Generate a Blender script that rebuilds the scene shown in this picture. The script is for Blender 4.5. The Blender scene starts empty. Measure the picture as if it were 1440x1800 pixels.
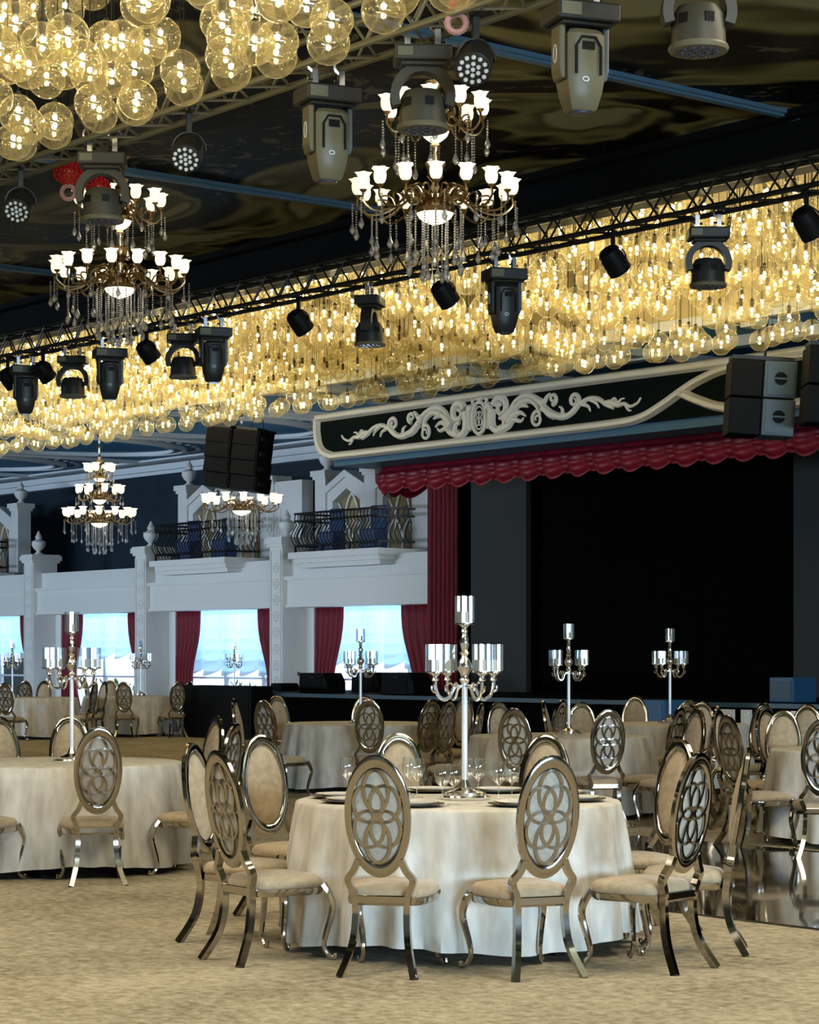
import bpy, math, random
from mathutils import Vector
random.seed(7)
PI = math.pi
sc = bpy.context.scene
C = sc.collection

# ------------------------------------------------------------------ camera
F, HZ, CAMH = 4000.0, 1155.0, 1.48          # focal length in pixels, horizon row, eye height
cam = bpy.data.objects.new('camera', bpy.data.cameras.new('camera'))
C.objects.link(cam)
cam.location = (0, 0, CAMH)
cam.rotation_euler = (PI / 2, 0, 0)
cam.data.sensor_fit = 'HORIZONTAL'
cam.data.sensor_width = 36
cam.data.lens = 36 * F / 1440
cam.data.shift_y = (HZ - 900) / 1440
cam.data.clip_end = 300
sc.camera = cam
sc.view_settings.view_transform = 'Standard'
sc.view_settings.look = 'None'
sc.view_settings.gamma = 1
sc.view_settings.use_curve_mapping = False
sc.view_settings.exposure = 0.35
sc.cycles.transparent_max_bounces = 14
sc.cycles.max_bounces = 6
sc.cycles.adaptive_threshold = 0.08
sc.cycles.sample_clamp_indirect = 4

# ------------------------------------------------------------------ sky
w = bpy.data.worlds.new('sky'); sc.world = w; w.use_nodes = True
bg = w.node_tree.nodes['Background']
bg.inputs[0].default_value = (0.78, 0.90, 1.0, 1)
bg.inputs[1].default_value = 2.4

# room frame: x axis r (towards right and camera), y axis v (towards right and away)
CR, SR = 0.627, 0.779
ROT = math.atan2(-SR, CR)
def RW(r, v, z=0.0): return Vector((r * CR + v * SR, -r * SR + v * CR, z))
def pv(px, v, z=0.0):
    k = (px - 720) / F
    Y = v / (SR * k + CR)
    return Vector((k * Y, Y, z))
def rr(px, v):                                # room r of an image column on the plane v
    p = pv(px, v); return p.x * CR - p.y * SR
def at(px, Y, z=0.0): return Vector(((px - 720) / F * Y, Y, z))
def zz(py, Y): return CAMH + (HZ - py) / F * Y

# ------------------------------------------------------------------ added fill lights and window daylight
def area(name, loc, rot, sx, sy, power, col):
    l = bpy.data.lights.new(name, 'AREA'); l.shape = 'RECTANGLE'; l.size = sx; l.size_y = sy
    l.energy = power; l.color = col
    o = bpy.data.objects.new(name, l); C.objects.link(o); o.location = loc; o.rotation_euler = rot
    return o
for i, (x, y, p) in enumerate(((-3.5, 8.0, 230), (3.6, 9.5, 160), (-1.0, -2.5, 30), (-7.5, 11.5, 230), (4.8, 13.2, 190))):
    area('ceiling_lamp_warm', (x, y, 6.45), (0, 0, ROT), 3.2, 3.2, p, (1.0, 0.87, 0.66))  # warm fill added out of view to light the floor and tables
# daylight falling in through the windows of the near end wall
for v in (-3.0, 2.2, 7.4):
    area('window_daylight', RW(14.6, v, 1.75), (PI / 2, 0, ROT - PI / 2 + PI), 4.2, 2.4, 1500, (0.55, 0.78, 1.0))
for r in (-41.0, -50.0, -58.0):
    area('window_daylight', RW(r, -13.7, 1.9), (PI / 2, 0, ROT), 7.0, 2.6, 620, (0.58, 0.77, 1.0)).data.spread = 1.5  # cool fill added at the windowless long wall to brighten the balcony front
# daylight behind the blinds of the window wall
for u in (39.35, 44.9, 50.6, 56.1):
    area('window_daylight', RW(-u, 31.25, 2.0), (PI / 2 - .3, 0, ROT + PI), 3.8, 1.2, 230, (0.50, 0.72, 1.0))

# ------------------------------------------------------------------ materials
M = {}
def mat(name, col=(.5, .5, .5), rough=.5, metal=0., emit=None, es=0., spec=.5, trans=0., coat=0.):
    m = bpy.data.materials.new(name); m.use_nodes = True
    b = m.node_tree.nodes['Principled BSDF']
    b.inputs['Base Color'].default_value = (*col, 1)
    b.inputs['Roughness'].default_value = rough
    b.inputs['Metallic'].default_value = metal
    b.inputs['Specular IOR Level'].default_value = spec
    b.inputs['Coat Weight'].default_value = coat
    if emit: b.inputs['Emission Color'].default_value = (*emit, 1); b.inputs['Emission Strength'].default_value = es
    M[name] = m
    return m
def N(m, t, **kw):
    n = m.node_tree.nodes.new(t)
    for k, v in kw.items(): setattr(n, k, v)
    return n
def L(m, a, b): m.node_tree.links.new(a, b)
def noise_mat(name, c1, c2, scale, rough=.8, bump=.0, detail=4, metal=0., scale3=(1, 1, 1), lo=.35, hi=.65, sheen=0):
    m = mat(name, c1, rough, metal)
    b = m.node_tree.nodes['Principled BSDF']
    tc = N(m, 'ShaderNodeTexCoord'); mp = N(m, 'ShaderNodeMapping'); mp.inputs['Scale'].default_value = scale3
    no = N(m, 'ShaderNodeTexNoise'); no.inputs['Scale'].default_value = scale; no.inputs['Detail'].default_value = detail
    cr = N(m, 'ShaderNodeValToRGB')
    cr.color_ramp.elements[0].position = lo; cr.color_ramp.elements[1].position = hi
    cr.color_ramp.elements[0].color = (*c1, 1); cr.color_ramp.elements[1].color = (*c2, 1)
    L(m, tc.outputs['Object'], mp.inputs[0]); L(m, mp.outputs[0], no.inputs['Vector'])
    L(m, no.outputs['Fac'], cr.inputs[0]); L(m, cr.outputs[0], b.inputs['Base Color'])
    if bump:
        bp = N(m, 'ShaderNodeBump'); bp.inputs['Strength'].default_value = bump; bp.inputs['Distance'].default_value = .02
        L(m, no.outputs['Fac'], bp.inputs['Height']); L(m, bp.outputs[0], b.inputs['Normal'])
    if sheen: b.inputs['Sheen Weight'].default_value = sheen
    return m
def shell_glass(name, tint, gloss, base, edge, diff=None, dfac=0., rim=0.):
    """thin blown glass: clear in the middle, mirror-like towards the rim"""
    m = bpy.data.materials.new(name); m.use_nodes = True; nt = m.node_tree; nt.nodes.clear()
    out = N(m, 'ShaderNodeOutputMaterial'); tr = N(m, 'ShaderNodeBsdfTransparent'); tr.inputs[0].default_value = (*tint, 1)
    gl = N(m, 'ShaderNodeBsdfGlossy'); gl.inputs[0].default_value = (*gloss, 1); gl.inputs['Roughness'].default_value = .04
    lw = N(m, 'ShaderNodeLayerWeight'); lw.inputs[0].default_value = .5
    pw = N(m, 'ShaderNodeMath', operation='POWER'); pw.inputs[1].default_value = 3.5
    ml = N(m, 'ShaderNodeMath', operation='MULTIPLY_ADD'); ml.inputs[1].default_value = edge; ml.inputs[2].default_value = base
    mx = N(m, 'ShaderNodeMixShader')
    L(m, lw.outputs['Facing'], pw.inputs[0]); L(m, pw.outputs[0], ml.inputs[0]); L(m, ml.outputs[0], mx.inputs[0])
    if diff:
        tl = N(m, 'ShaderNodeBsdfTranslucent'); tl.inputs[0].default_value = (*diff, 1)
        m2 = N(m, 'ShaderNodeMixShader'); m2.inputs[0].default_value = dfac
        if rim:
            p5 = N(m, 'ShaderNodeMath', operation='POWER'); p5.inputs[1].default_value = 5.0
            ma = N(m, 'ShaderNodeMath', operation='MULTIPLY_ADD'); ma.inputs[1].default_value = rim; ma.inputs[2].default_value = dfac
            L(m, lw.outputs['Facing'], p5.inputs[0]); L(m, p5.outputs[0], ma.inputs[0]); L(m, ma.outputs[0], m2.inputs[0])
        L(m, tr.outputs[0], m2.inputs[1]); L(m, tl.outputs[0], m2.inputs[2]); L(m, m2.outputs[0], mx.inputs[1])
    else:
        L(m, tr.outputs[0], mx.inputs[1])
    L(m, gl.outputs[0], mx.inputs[2]); L(m, mx.outputs[0], out.inputs[0])
    M[name] = m
    return m

mat('chrome', (.47, .44, .39), .10, 1.)
mat('silver', (.86, .86, .86), .14, 1.)
mat('pole_enamel', (.80, .86, .90), .25, .2)
noise_mat('cream_velvet', (.38, .29, .175), (.48, .375, .24), 26, .75, .06, sheen=.3)
noise_mat('grey_velvet', (.36, .32, .26), (.46, .42, .35), 30, .6, .05, sheen=.2)
noise_mat('cloth', (.56, .535, .47), (.74, .72, .66), 14, .62, .05, scale3=(1, 1, .35))
mat('black_paint', (.005, .005, .005), .5, spec=.12)
mat('wall_brown', (.16, .12, .085), .6)
mat('fixture', (.020, .020, .017), .42, spec=.35)
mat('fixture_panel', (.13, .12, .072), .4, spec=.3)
mat('fixture_blue', (.045, .085, .12), .3)
mat('lens', (.05, .06, .1), .12, .0, coat=1.)
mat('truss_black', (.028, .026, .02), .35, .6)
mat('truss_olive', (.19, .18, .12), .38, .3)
mat('steel', (.5, .52, .55), .25, 1.)
mat('white_plaster', (.76, .74, .70), .6)
mat('ivory_trim', (.66, .65, .58), .5)
mat('white_molding', (.75, .78, .80), .5)
noise_mat('navy_wall', (.006, .014, .024), (.010, .022, .036), 1.2, .55)
noise_mat('navy_panel', (.008, .018, .030), (.012, .026, .042), 2, .45)
mat('blue_ceiling', (.035, .21, .44), .55)
mat('blue_trim', (.055, .11, .155), .45)
mat('green_black', (.0025, .006, .006), .6, spec=.03)
mat('soffit_blue', (.03, .11, .20), .6)
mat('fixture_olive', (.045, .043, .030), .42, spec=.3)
noise_mat('red_velvet', (.13, .002, .010), (.22, .004, .018), 9, .7, .05, scale3=(3, 3, .4))
noise_mat('red_satin', (.15, .002, .012), (.24, .004, .022), 5, .45)
mat('stage_black', (.0012, .0012, .0012), .7, spec=.015)
noise_mat('stage_flat', (.014, .015, .013), (.020, .021, .018), 40, .7, scale3=(4, 4, .05))
mat('speaker_black', (.003, .003, .0035), .55, spec=.12)
mat('speaker_grille', (.003, .003, .003), .6, spec=.1)
mat('speaker_slate', (.05, .085, .12), .45)
mat('speaker_blue', (.03, .10, .22), .4)
mat('iron', (.012, .012, .014), .4, .4)
mat('antique_gold', (.40, .27, .12), .28, 1.)
mat('pale_gold', (.62, .50, .32), .25, 1.)
mat('shade_glass', (.95, .92, .80), .4, emit=(1., .86, .60), es=.85)
mat('bowl_glass', (.95, .92, .82), .4, emit=(1., .88, .62), es=1.5)
mat('bulb', (1, .9, .7), .4, emit=(1., .85, .55), es=46.)
M['bulb'].cycles.emission_sampling = 'FRONT'; M['shade_glass'].cycles.emission_sampling = 'FRONT'; M['bowl_glass'].cycles.emission_sampling = 'FRONT'
mat('bulb_off', (.6, .58, .5), .25)
mat('socket', (.02, .018, .012), .4, .3)
mat('candle', (.85, .78, .62), .6)
mat('red_bead', (.6, .02, .02), .2, coat=1.)
mat('pink_ring', (.55, .28, .24), .35)
mat('plate_white', (.86, .84, .78), .2, coat=.4)
mat('charger', (.20, .17, .11), .18, .8)
mat('window_frame', (.55, .60, .66), .4)
mat('leaded', (.82, .80, .72), .5)
mat('lattice_glass', (.30, .22, .12), .1, .0, coat=.6)
mat('balcony_chair_blue', (.02, .05, .14), .6)
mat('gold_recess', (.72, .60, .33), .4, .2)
mat('shrub_leaf', (.10, .22, .08), .6)
mat('ground_out', (.45, .46, .42), .9)
mat('switch', (.1, .1, .1), .4)
shell_glass('amber_glass', (1., .98, .87), (1., .96, .85), .08, .5, (1., .90, .60), .08, .75)
shell_glass('clear_glass', (.95, .98, 1.), (1, 1, 1), .15, 1.1)
shell_glass('ribbed_glass', (.90, .96, 1.), (.92, .97, 1.), .22, .9, (.75, .9, 1.), .22)
shell_glass('crystal', (.90, .93, .96), (1., .98, .94), .40, .6, (.95, .95, .95), .5)
# sheer blinds
m = mat('sheer', (.72, .84, .95), .8)
nt = m.node_tree; b = nt.nodes['Principled BSDF']; out = nt.nodes['Material Output']
tl = N(m, 'ShaderNodeBsdfTranslucent'); tl.inputs[0].default_value = (.17, .27, .36, 1)
mx = N(m, 'ShaderNodeMixShader'); mx.inputs[0].default_value = .55
tr = N(m, 'ShaderNodeBsdfTransparent'); mx2 = N(m, 'ShaderNodeMixShader'); mx2.inputs[0].default_value = .10
L(m, b.outputs[0], mx.inputs[1]); L(m, tl.outputs[0], mx.inputs[2]); L(m, mx.outputs[0], mx2.inputs[1]); L(m, tr.outputs[0], mx2.inputs[2]); L(m, mx2.outputs[0], out.inputs[0])
# carpet
m = mat('carpet', (.5, .42, .28), .95, spec=.1)
b = m.node_tree.nodes['Principled BSDF']; tc = N(m, 'ShaderNodeTexCoord')
n1 = N(m, 'ShaderNodeTexNoise'); n1.inputs['Scale'].default_value = 1.3; n1.inputs['Detail'].default_value = 3
n2 = N(m, 'ShaderNodeTexNoise'); n2.inputs['Scale'].default_value = 15; n2.inputs['Detail'].default_value = 9; n2.inputs['Roughness'].default_value = .75
ad = N(m, 'ShaderNodeMath', operation='MULTIPLY_ADD'); ad.inputs[1].default_value = .35
cr = N(m, 'ShaderNodeValToRGB'); cr.color_ramp.elements[0].position = .50; cr.color_ramp.elements[1].position = .84
cr.color_ramp.elements[0].color = (.20, .165, .105, 1); cr.color_ramp.elements[1].color = (.58, .52, .385, 1)
bp = N(m, 'ShaderNodeBump'); bp.inputs['Strength'].default_value = .5; bp.inputs['Distance'].default_value = .012
L(m, tc.outputs['Object'], n1.inputs['Vector']); L(m, tc.outputs['Object'], n2.inputs['Vector'])
L(m, n1.outputs['Fac'], ad.inputs[0]); L(m, n2.outputs['Fac'], ad.inputs[2]); L(m, ad.outputs[0], cr.inputs[0]); L(m, cr.outputs[0], b.inputs['Base Color'])
L(m, n2.outputs['Fac'], bp.inputs['Height']); L(m, bp.outputs[0], b.inputs['Normal'])
# dark marbled dance floor
m = mat('dark_marble', (.02, .02, .018), .07, coat=.6)
b = m.node_tree.nodes['Principled BSDF']; tc = N(m, 'ShaderNodeTexCoord'); n1 = N(m, 'ShaderNodeTexNoise')
n1.inputs['Scale'].default_value = .8; n1.inputs['Detail'].default_value = 7; n1.inputs['Distortion'].default_value = 2.5
cr = N(m, 'ShaderNodeValToRGB'); cr.color_ramp.elements[0].position = .5; cr.color_ramp.elements[1].position = .72
cr.color_ramp.elements[0].color = (.010, .010, .009, 1); cr.color_ramp.elements[1].color = (.14, .115, .075, 1)
L(m, tc.outputs['Object'], n1.inputs['Vector']); L(m, n1.outputs['Fac'], cr.inputs[0]); L(m, cr.outputs[0], b.inputs['Base Color'])
# lacquered ceiling with painted swirls
m = mat('swirl_ceiling', (.02, .02, .01), .4, spec=.015)
b = m.node_tree.nodes['Principled BSDF']; tc = N(m, 'ShaderNodeTexCoord')
n1 = N(m, 'ShaderNodeTexNoise'); n1.inputs['Scale'].default_value = .24; n1.inputs['Detail'].default_value = 2; n1.inputs['Distortion'].default_value = 2.2
cr = N(m, 'ShaderNodeValToRGB'); cr.color_ramp.interpolation = 'EASE'
e = cr.color_ramp.elements; e[0].position = .47; e[0].color = (.004, .004, .003, 1); e[1].position = .53; e[1].color = (.17, .15, .055, 1)
e2 = e.new(.60); e2.color = (.07, .062, .024, 1); e3 = e.new(.64); e3.color = (.25, .225, .115, 1)
n2 = N(m, 'ShaderNodeTexNoise'); n2.inputs['Scale'].default_value = 2.6; n2.inputs['Detail'].default_value = 3; n2.inputs['Distortion'].default_value = 2.5
c2 = N(m, 'ShaderNodeValToRGB'); c2.color_ramp.elements[0].position = .585; c2.color_ramp.elements[1].position = .61
c3 = N(m, 'ShaderNodeValToRGB'); c3.color_ramp.elements[0].position = .40; c3.color_ramp.elements[1].position = .44; c3.color_ramp.elements[0].color = (.8, .8, .8, 1); c3.color_ramp.elements[1].color = (0, 0, 0, 1)
ml = N(m, 'ShaderNodeMath', operation='MULTIPLY')
mxc = N(m, 'ShaderNodeMix', data_type='RGBA'); mxc.inputs['B'].default_value = (.10, .09, .05, 1)
L(m, tc.outputs['Object'], n1.inputs['Vector']); L(m, tc.outputs['Object'], n2.inputs['Vector']); L(m, n1.outputs['Fac'], cr.inputs[0]); L(m, n1.outputs['Fac'], c3.inputs[0])
L(m, n2.outputs['Fac'], c2.inputs[0]); L(m, c2.outputs[0], ml.inputs[0]); L(m, c3.outputs[0], ml.inputs[1]); L(m, ml.outputs[0], mxc.inputs['Factor'])
L(m, cr.outputs[0], mxc.inputs['A']); L(m, mxc.outputs['Result'], b.inputs['Base Color'])

# ------------------------------------------------------------------ mesh helpers
class MB:
    def __init__(s): s.v = []; s.f = []; s.mi = []; s.cur = 0
    def face(s, *idx): s.f.append(idx); s.mi.append(s.cur)
    def box(s, x0, x1, y0, y1, z0, z1):
        o = len(s.v)
        s.v += [(x, y, z) for z in (z0, z1) for y in (y0, y1) for x in (x0, x1)]
        for q in ((0, 2, 3, 1), (4, 5, 7, 6), (0, 1, 5, 4), (2, 6, 7, 3), (0, 4, 6, 2), (1, 3, 7, 5)): s.face(*[o + i for i in q])
        return s
    def rings(s, rings, closed=False, caps=True):
        o = len(s.v); n = len(rings[0]); k = len(rings)
        for r in rings: s.v += [tuple(p) for p in r]
        for i in range(k if closed else k - 1):
            a, c = o + i * n, o + ((i + 1) % k) * n
            for j in range(n):
                j2 = (j + 1) % n
                s.face(a + j, a + j2, c + j2, c + j)
        if caps and not closed:
            s.face(*[o + j for j in range(n)][::-1]); s.face(*[o + (k - 1) * n + j for j in range(n)])
        return s
    def sweep(s, path, prof, up=(0, 0, 1), closed=False, scale=None):
        """prof: list of (a, b); a along side, b along up-ish"""
        P = [Vector(p) for p in path]; k = len(P); U = Vector(up); R = []
        for i in range(k):
            t = (P[(i + 1) % k] - P[i - 1]) if closed else (P[min(i + 1, k - 1)] - P[max(i - 1, 0)])
            t.normalize(); sd = t.cross(U)
            if sd.length < 1e-4: sd = t.cross(Vector((1, 0, 0)) if abs(t.x) < .9 else Vector((0, 1, 0)))
            sd.normalize(); u2 = sd.cross(t)
            f = scale[i] if scale else 1
            R.append([P[i] + sd * (a * f) + u2 * (b * f) for a, b in prof])
        return s.rings(R, closed)
    def tube(s, path, r, n=6, up=(0, 0, 1), closed=False):
        k = len(path); rs = r if isinstance(r, (list, tuple)) else [r] * k
        return s.sweep(path, [(math.cos(2 * PI * j / n), math.sin(2 * PI * j / n)) for j in range(n)], up, closed, rs)
    def lathe(s, prof, n=16, o=(0, 0, 0), sq=(1, 1)):
        return s.rings([[(o[0] + r * sq[0] * math.cos(2 * PI * j / n), o[1] + r * sq[1] * math.sin(2 * PI * j / n), o[2] + z) for j in range(n)] for r, z in prof])
    def ball(s, c, r, n=12, m=8, sq=(1, 1, 1)):
        R = []
        for i in range(m + 1):
            a = -PI / 2 + PI * (i if 0 < i < m else (.03 if i == 0 else m - .03)) / m
            R.append([(c[0] + sq[0] * r * math.cos(a) * math.cos(2 * PI * j / n), c[1] + sq[1] * r * math.cos(a) * math.sin(2 * PI * j / n), c[2] + sq[2] * r * math.sin(a)) for j in range(n)])
        return s.rings(R)
    def grid(s, fn, nu, nv, closed=False):
        o = len(s.v)
        for j in range(nv + 1):
            for i in range(nu + (0 if closed else 1)): s.v.append(tuple(fn(i / nu, j / nv)))
        k = nu if closed else nu + 1
        for j in range(nv):
            for i in range(nu):
                i2 = (i + 1) % k
                s.face(o + j * k + i, o + j * k + i2, o + (j + 1) * k + i2, o + (j + 1) * k + i)
        return s
    def prism(s, poly, y0, y1):               # polygon in (x, z) extruded along y
        return s.rings([[(x, y0, z) for x, z in poly], [(x, y1, z) for x, z in poly]])
    def mesh(s, name, mats, smooth=True, auto=40):
        me = bpy.data.meshes.new(name); me.from_pydata(s.v, [], s.f)
        for m_ in (mats if isinstance(mats, (list, tuple)) else [mats]): me.materials.append(M[m_])
        if any(s.mi): me.polygons.foreach_set('material_index', s.mi)
        me.update()
        import bmesh
        bm = bmesh.new(); bm.from_mesh(me); bmesh.ops.recalc_face_normals(bm, faces=bm.faces); bm.to_mesh(me); bm.free()
        if smooth:
            me.shade_smooth()
            me.set_sharp_from_angle(angle=math.radians(auto))
        return me
    def build(s, name, mats, parent=None, loc=(0, 0, 0), rz=0., smooth=True, bevel=0., auto=40):
        return link(name, s.mesh(name, mats, smooth, auto), parent, loc, rz, bevel)
def link(name, me, parent=None, loc=(0, 0, 0), rz=0., bevel=0.):
    o = bpy.data.objects.new(name, me); C.objects.link(o); o.location = loc; o.rotation_euler = (0, 0, rz); o.parent = parent
    if bevel:
        b = o.modifiers.new('bevel', 'BEVEL'); b.width = bevel; b.segments = 2; b.limit_method = 'ANGLE'
    return o
def tag(o, label, cat, group=None, kind=None):
    o['label'] = label
    if cat: o['category'] = cat
    if group: o['group'] = group
    if kind: o['kind'] = kind
    return o
def thing(name, label, cat, loc=(0, 0, 0), rz=0., group=None):
    o = bpy.data.objects.new(name, None); C.objects.link(o); o.location = loc; o.rotation_euler = (0, 0, rz); o.empty_display_size = .1
    return tag(o, label, cat, group)
def struct(name, mb, m_, label=None, parent=None, loc=(0, 0, 0), rz=ROT, smooth=False, bevel=0.):
    o = mb.build(name, m_, parent, loc, rz, smooth, bevel)
    if parent is None:
        o['kind'] = 'structure'
        if label: o['label'] = label
    return o
def dup(root, loc, rz, label=None, group=None):
    r = root.copy(); C.objects.link(r); r.location = loc; r.rotation_euler = (0, 0, rz)
    if label: r['label'] = label
    if group: r['group'] = group
    for ch in root.children:
        c = ch.copy(); C.objects.link(c); c.parent = r
        for g in ch.children:
            d = g.copy(); C.objects.link(d); d.parent = c
    return r
def spline(pts, k=6):
    P = [Vector(p) for p in pts]; out = []
    for i in range(len(P) - 1):
        p0, p1, p2, p3 = P[max(i - 1, 0)], P[i], P[i + 1], P[min(i + 2, len(P) - 1)]
        for j in range(k):
            t = j / k
            out.append(.5 * ((2 * p1) + (p2 - p0) * t + (2 * p0 - 5 * p1 + 4 * p2 - p3) * t * t + (3 * p1 - p0 - 3 * p2 + p3) * t ** 3))
    out.append(P[-1]); return out
def rect(a, b): return [(-a, -b), (a, -b), (a, b), (-a, b)]

# ================================================================== the hall
ZC = 6.7
struct('floor', MB().box(-62, 16, -14, 36, -.3, 0), 'carpet', 'beige mottled carpet floor of the hall')
struct('floor_dance', MB().box(-13.4, -4, 9.45, 13.2, 0, .012), 'dark_marble', 'glossy dark marbled dance floor')
mb = MB().box(-62, 16, -14, 16.7, ZC, ZC + .2)
struct('ceiling', mb, 'swirl_ceiling', 'black lacquered ceiling painted with olive swirls')
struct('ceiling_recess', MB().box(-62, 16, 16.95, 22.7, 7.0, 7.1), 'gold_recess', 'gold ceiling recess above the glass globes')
struct('ceiling_blue', MB().box(-62, -31.9, 22.7, 36, ZC, ZC + .2), 'blue_ceiling', 'blue coffered ceiling by the balconies')
struct('ceiling_soffit', MB().box(-31.9, 10, 22.7, 32, 6.05, 6.2), 'blue_ceiling', 'blue soffit above the stage front')
struct('ceiling_glow', MB().box(-24, 3, 2.8, 8.95, ZC - .06, ZC - .005), 'gold_recess', 'gold ceiling panel above the nearer globes')  # bulb glow on the dark ceiling, put in as a gold slab
struct('trim_1', MB().box(-62, 16, 16.6, 16.95, 6.2, 7.0), 'black_paint', 'black edge beam between dark ceiling and globes')
struct('trim_2', MB().box(-62, 16, 16.52, 16.60, 6.17, 6.24), 'truss_olive', 'grey rim along the black edge beam')
struct('trim_3', MB().box(-62, 10, 22.55, 22.75, 6.0, 7.05), 'gold_recess', 'pale gold edge beam behind the globes')
struct('trim_4', MB().box(-62, 10, 22.48, 22.56, 5.98, 6.12), 'white_molding', 'white molding under the blue edge beam')
n = 5
for u in (8.6, 14.7, 20.85, 27.0, 33.1):
    mb = MB().box(-u - .075, -u + .075, 9.0, 16.6, ZC - .04, ZC).box(-u - .04, -u + .04, 9.0, 16.6, ZC - .065, ZC - .04)
    struct('trim_%d' % n, mb, 'blue_trim', 'slate blue molding across the dark ceiling'); n += 1
for v in (9.0, 16.45):
    struct('trim_%d' % n, MB().box(-62, 16, v - .06, v + .06, ZC - .08, ZC), 'black_paint'); n += 1
# blue ceiling moldings: beams across and oval medallions
for u in (34.0, 39.9, 45.8, 51.7, 57.6):
    mb = MB().box(-u - .13, -u + .13, 22.8, 33, ZC - .05, ZC).box(-u - .07, -u + .07, 22.8, 33, ZC - .08, ZC - .05)
    struct('trim_%d' % n, mb, 'white_molding', 'white molded ceiling beam'); n += 1
for u in (36.95, 42.85, 48.75, 54.65):
    mb = MB()
    for a, b_, w_ in ((2.25, 3.6, .05), (2.05, 3.3, .02)):
        path = [(-u + a * math.cos(t), 28.0 + b_ * math.sin(t), ZC - .03) for t in [2 * PI * i / 48 for i in range(48)]]
        mb.sweep(path, rect(w_, .05), closed=True)
    for i in range(48):
        t = 2 * PI * i / 48; mb.ball((-u + 2.55 * math.cos(t), 28.0 + 3.95 * math.sin(t), ZC - .01), .08, 6, 4, (1, 1, .3))
    struct('trim_%d' % n, mb, 'white_molding', 'white oval ceiling medallion'); n += 1
for u in (21.0, 24.2, 27.4, 30.6):
    struct('trim_%d' % n, MB().box(-u - .14, -u + .14, 22.75, 26, 5.93, 6.05), 'white_molding', 'white beam across the soffit'); n += 1
struct('trim_%d' % n, MB().box(-31.9, 10, 23.9, 24.1, 5.9, 6.05), 'white_molding'); n += 1
struct('trim_%d' % n, MB().box(-32.1, -31.7, 22.7, 33, 6.0, ZC + .1), 'white_molding'); n += 1
# outer walls of the hall
struct('wall_right', MB().box(-62, 16, -14.3, -14, 0, 7.2), 'wall_brown', 'plain wall along the near side of the hall')
struct('wall_back', MB().box(-62.3, -62, -14, 36, 0, 7.2), 'navy_wall', 'dark end wall of the hall')
mb = MB()
mb.box(15.0, 15.3, -14, 36, 3.0, 7.2).box(15.0, 15.3, -14, 36, 0, .5)
for a, b_ in ((-14, -5.2), (-.8, 0), (4.4, 5.2), (9.6, 36)): mb.box(15.0, 15.3, a, b_, .5, 3.0)
struct('wall_near', mb, 'wall_brown', 'near end wall with window openings')

# ---- window wall with columns (v = 30)
COLS = (36.7, 42.1, 47.85, 53.4, 59.0)
V0, VW = 30.0, 30.66
mb = MB()
for i in range(len(COLS) - 1):
    a, b_ = COLS[i], COLS[i + 1]
    mb.box(-b_ + .25, -b_ + .55, VW, VW + .25, 0, 2.66).box(-a - .45, -a - .0, VW, VW + .25, 0, 2.66)
    mb.box(-b_ + .55, -a - .45, VW, VW + .25, 0, .12)
struct('wall_left', mb, 'white_plaster', 'white wall around the tall windows')
mb = MB()
mb.box(-62, -36.7, V0 + .12, VW + .3, 2.66, 3.22).box(-62, -36.7, V0 + .04, VW + .3, 3.22, 3.30)
mb.box(-62, -36.7, V0 + .26, VW + .3, 3.30, 3.70).box(-62, -36.72, V0 + .08, VW + .3, 2.60, 2.66)
struct('trim_%d' % n, mb, 'white_plaster', 'white entablature beam above the windows'); n += 1
struct('wall_upper', MB().box(-62, -34.5, 33, 33.3, 2.6, ZC), 'navy_wall', 'dark navy upper wall behind the balconies')
struct('floor_gallery', MB().box(-62, -34.5, VW + .3, 33, 3.3, 3.6), 'navy_wall', 'dark gallery floor behind the balcony front')
mb = MB().box(-62, -32, 32.6, 33, 6.42, 6.58).box(-62, -32, 32.75, 33, 6.28, 6.42)
struct('trim_%d' % n, mb, 'white_molding', 'white cornice along the navy wall'); n += 1
struct('trim_%d' % n, MB().box(-62, -32, 32.3, 33, ZC - .06, ZC - .01), 'white_molding', 'white edge of the blue ceiling'); n += 1

def column(u, z1=4.2):
    t = thing('white_column', '', 'column', RW(-u, V0), ROT)
    mb = MB().box(-.245, .245, 0, .72, 0, z1 - .22).box(-.21, -.17, -.03, 0, .3, z1 - .3).box(.17, .21, -.03, 0, .3, z1 - .3)
    mb.build('shaft', 'white_plaster', t, smooth=False)
    MB().box(-.29, .29, -.05, .78, z1 - .22, z1 - .16).box(-.33, .33, -.09, .82, z1 - .16, z1 - .04).box(-.30, .30, -.06, .79, z1 - .04, z1).build('capital', 'white_plaster', t, smooth=False)
    MB().box(-.30, .30, -.06, .78, 0, .18).build('base', 'white_plaster', t, smooth=False)
    r0 = None
    for i in range(9):
        z = .55 + i * .37
        if r0 is None:
            mb = MB()
            for k in range(6):
                a = k * PI / 3
                mb.ball((.07 * math.cos(a), 0, .07 * math.sin(a)), .055, 6, 4, (1, .6, 1))
            mb.ball((0, -.02, 0), .05, 6, 4)
            r0 = mb.mesh('rosette', 'white_plaster')
        link('rosette', r0, t, (0, -.01, z))
    return t
URN = [(.10, 0), (.12, .03), (.07, .07), (.06, .10), (.14, .17), (.19, .27), (.18, .33), (.20, .35), (.13, .38), (.07, .43), (.10, .47), (.07, .52), (.03, .60), (.012, .64)]
URN_ME = MB().lathe(URN, 14).mesh('urn', 'white_plaster')
def urn(p, label):
    o = link('urn_finial', URN_ME, None, p); tag(o, label, 'finial', 'plaster urns on the window wall'); return o
names = ['nearest the stage curtain', 'between the two balconies', 'right of the navy panel', 'left of the navy panel']
cl = ['white column with carved rosettes between the two balconied windows', 'white column with rosettes to the right of the far navy panel', 'white column with rosettes to the left of the far navy panel']
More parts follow.
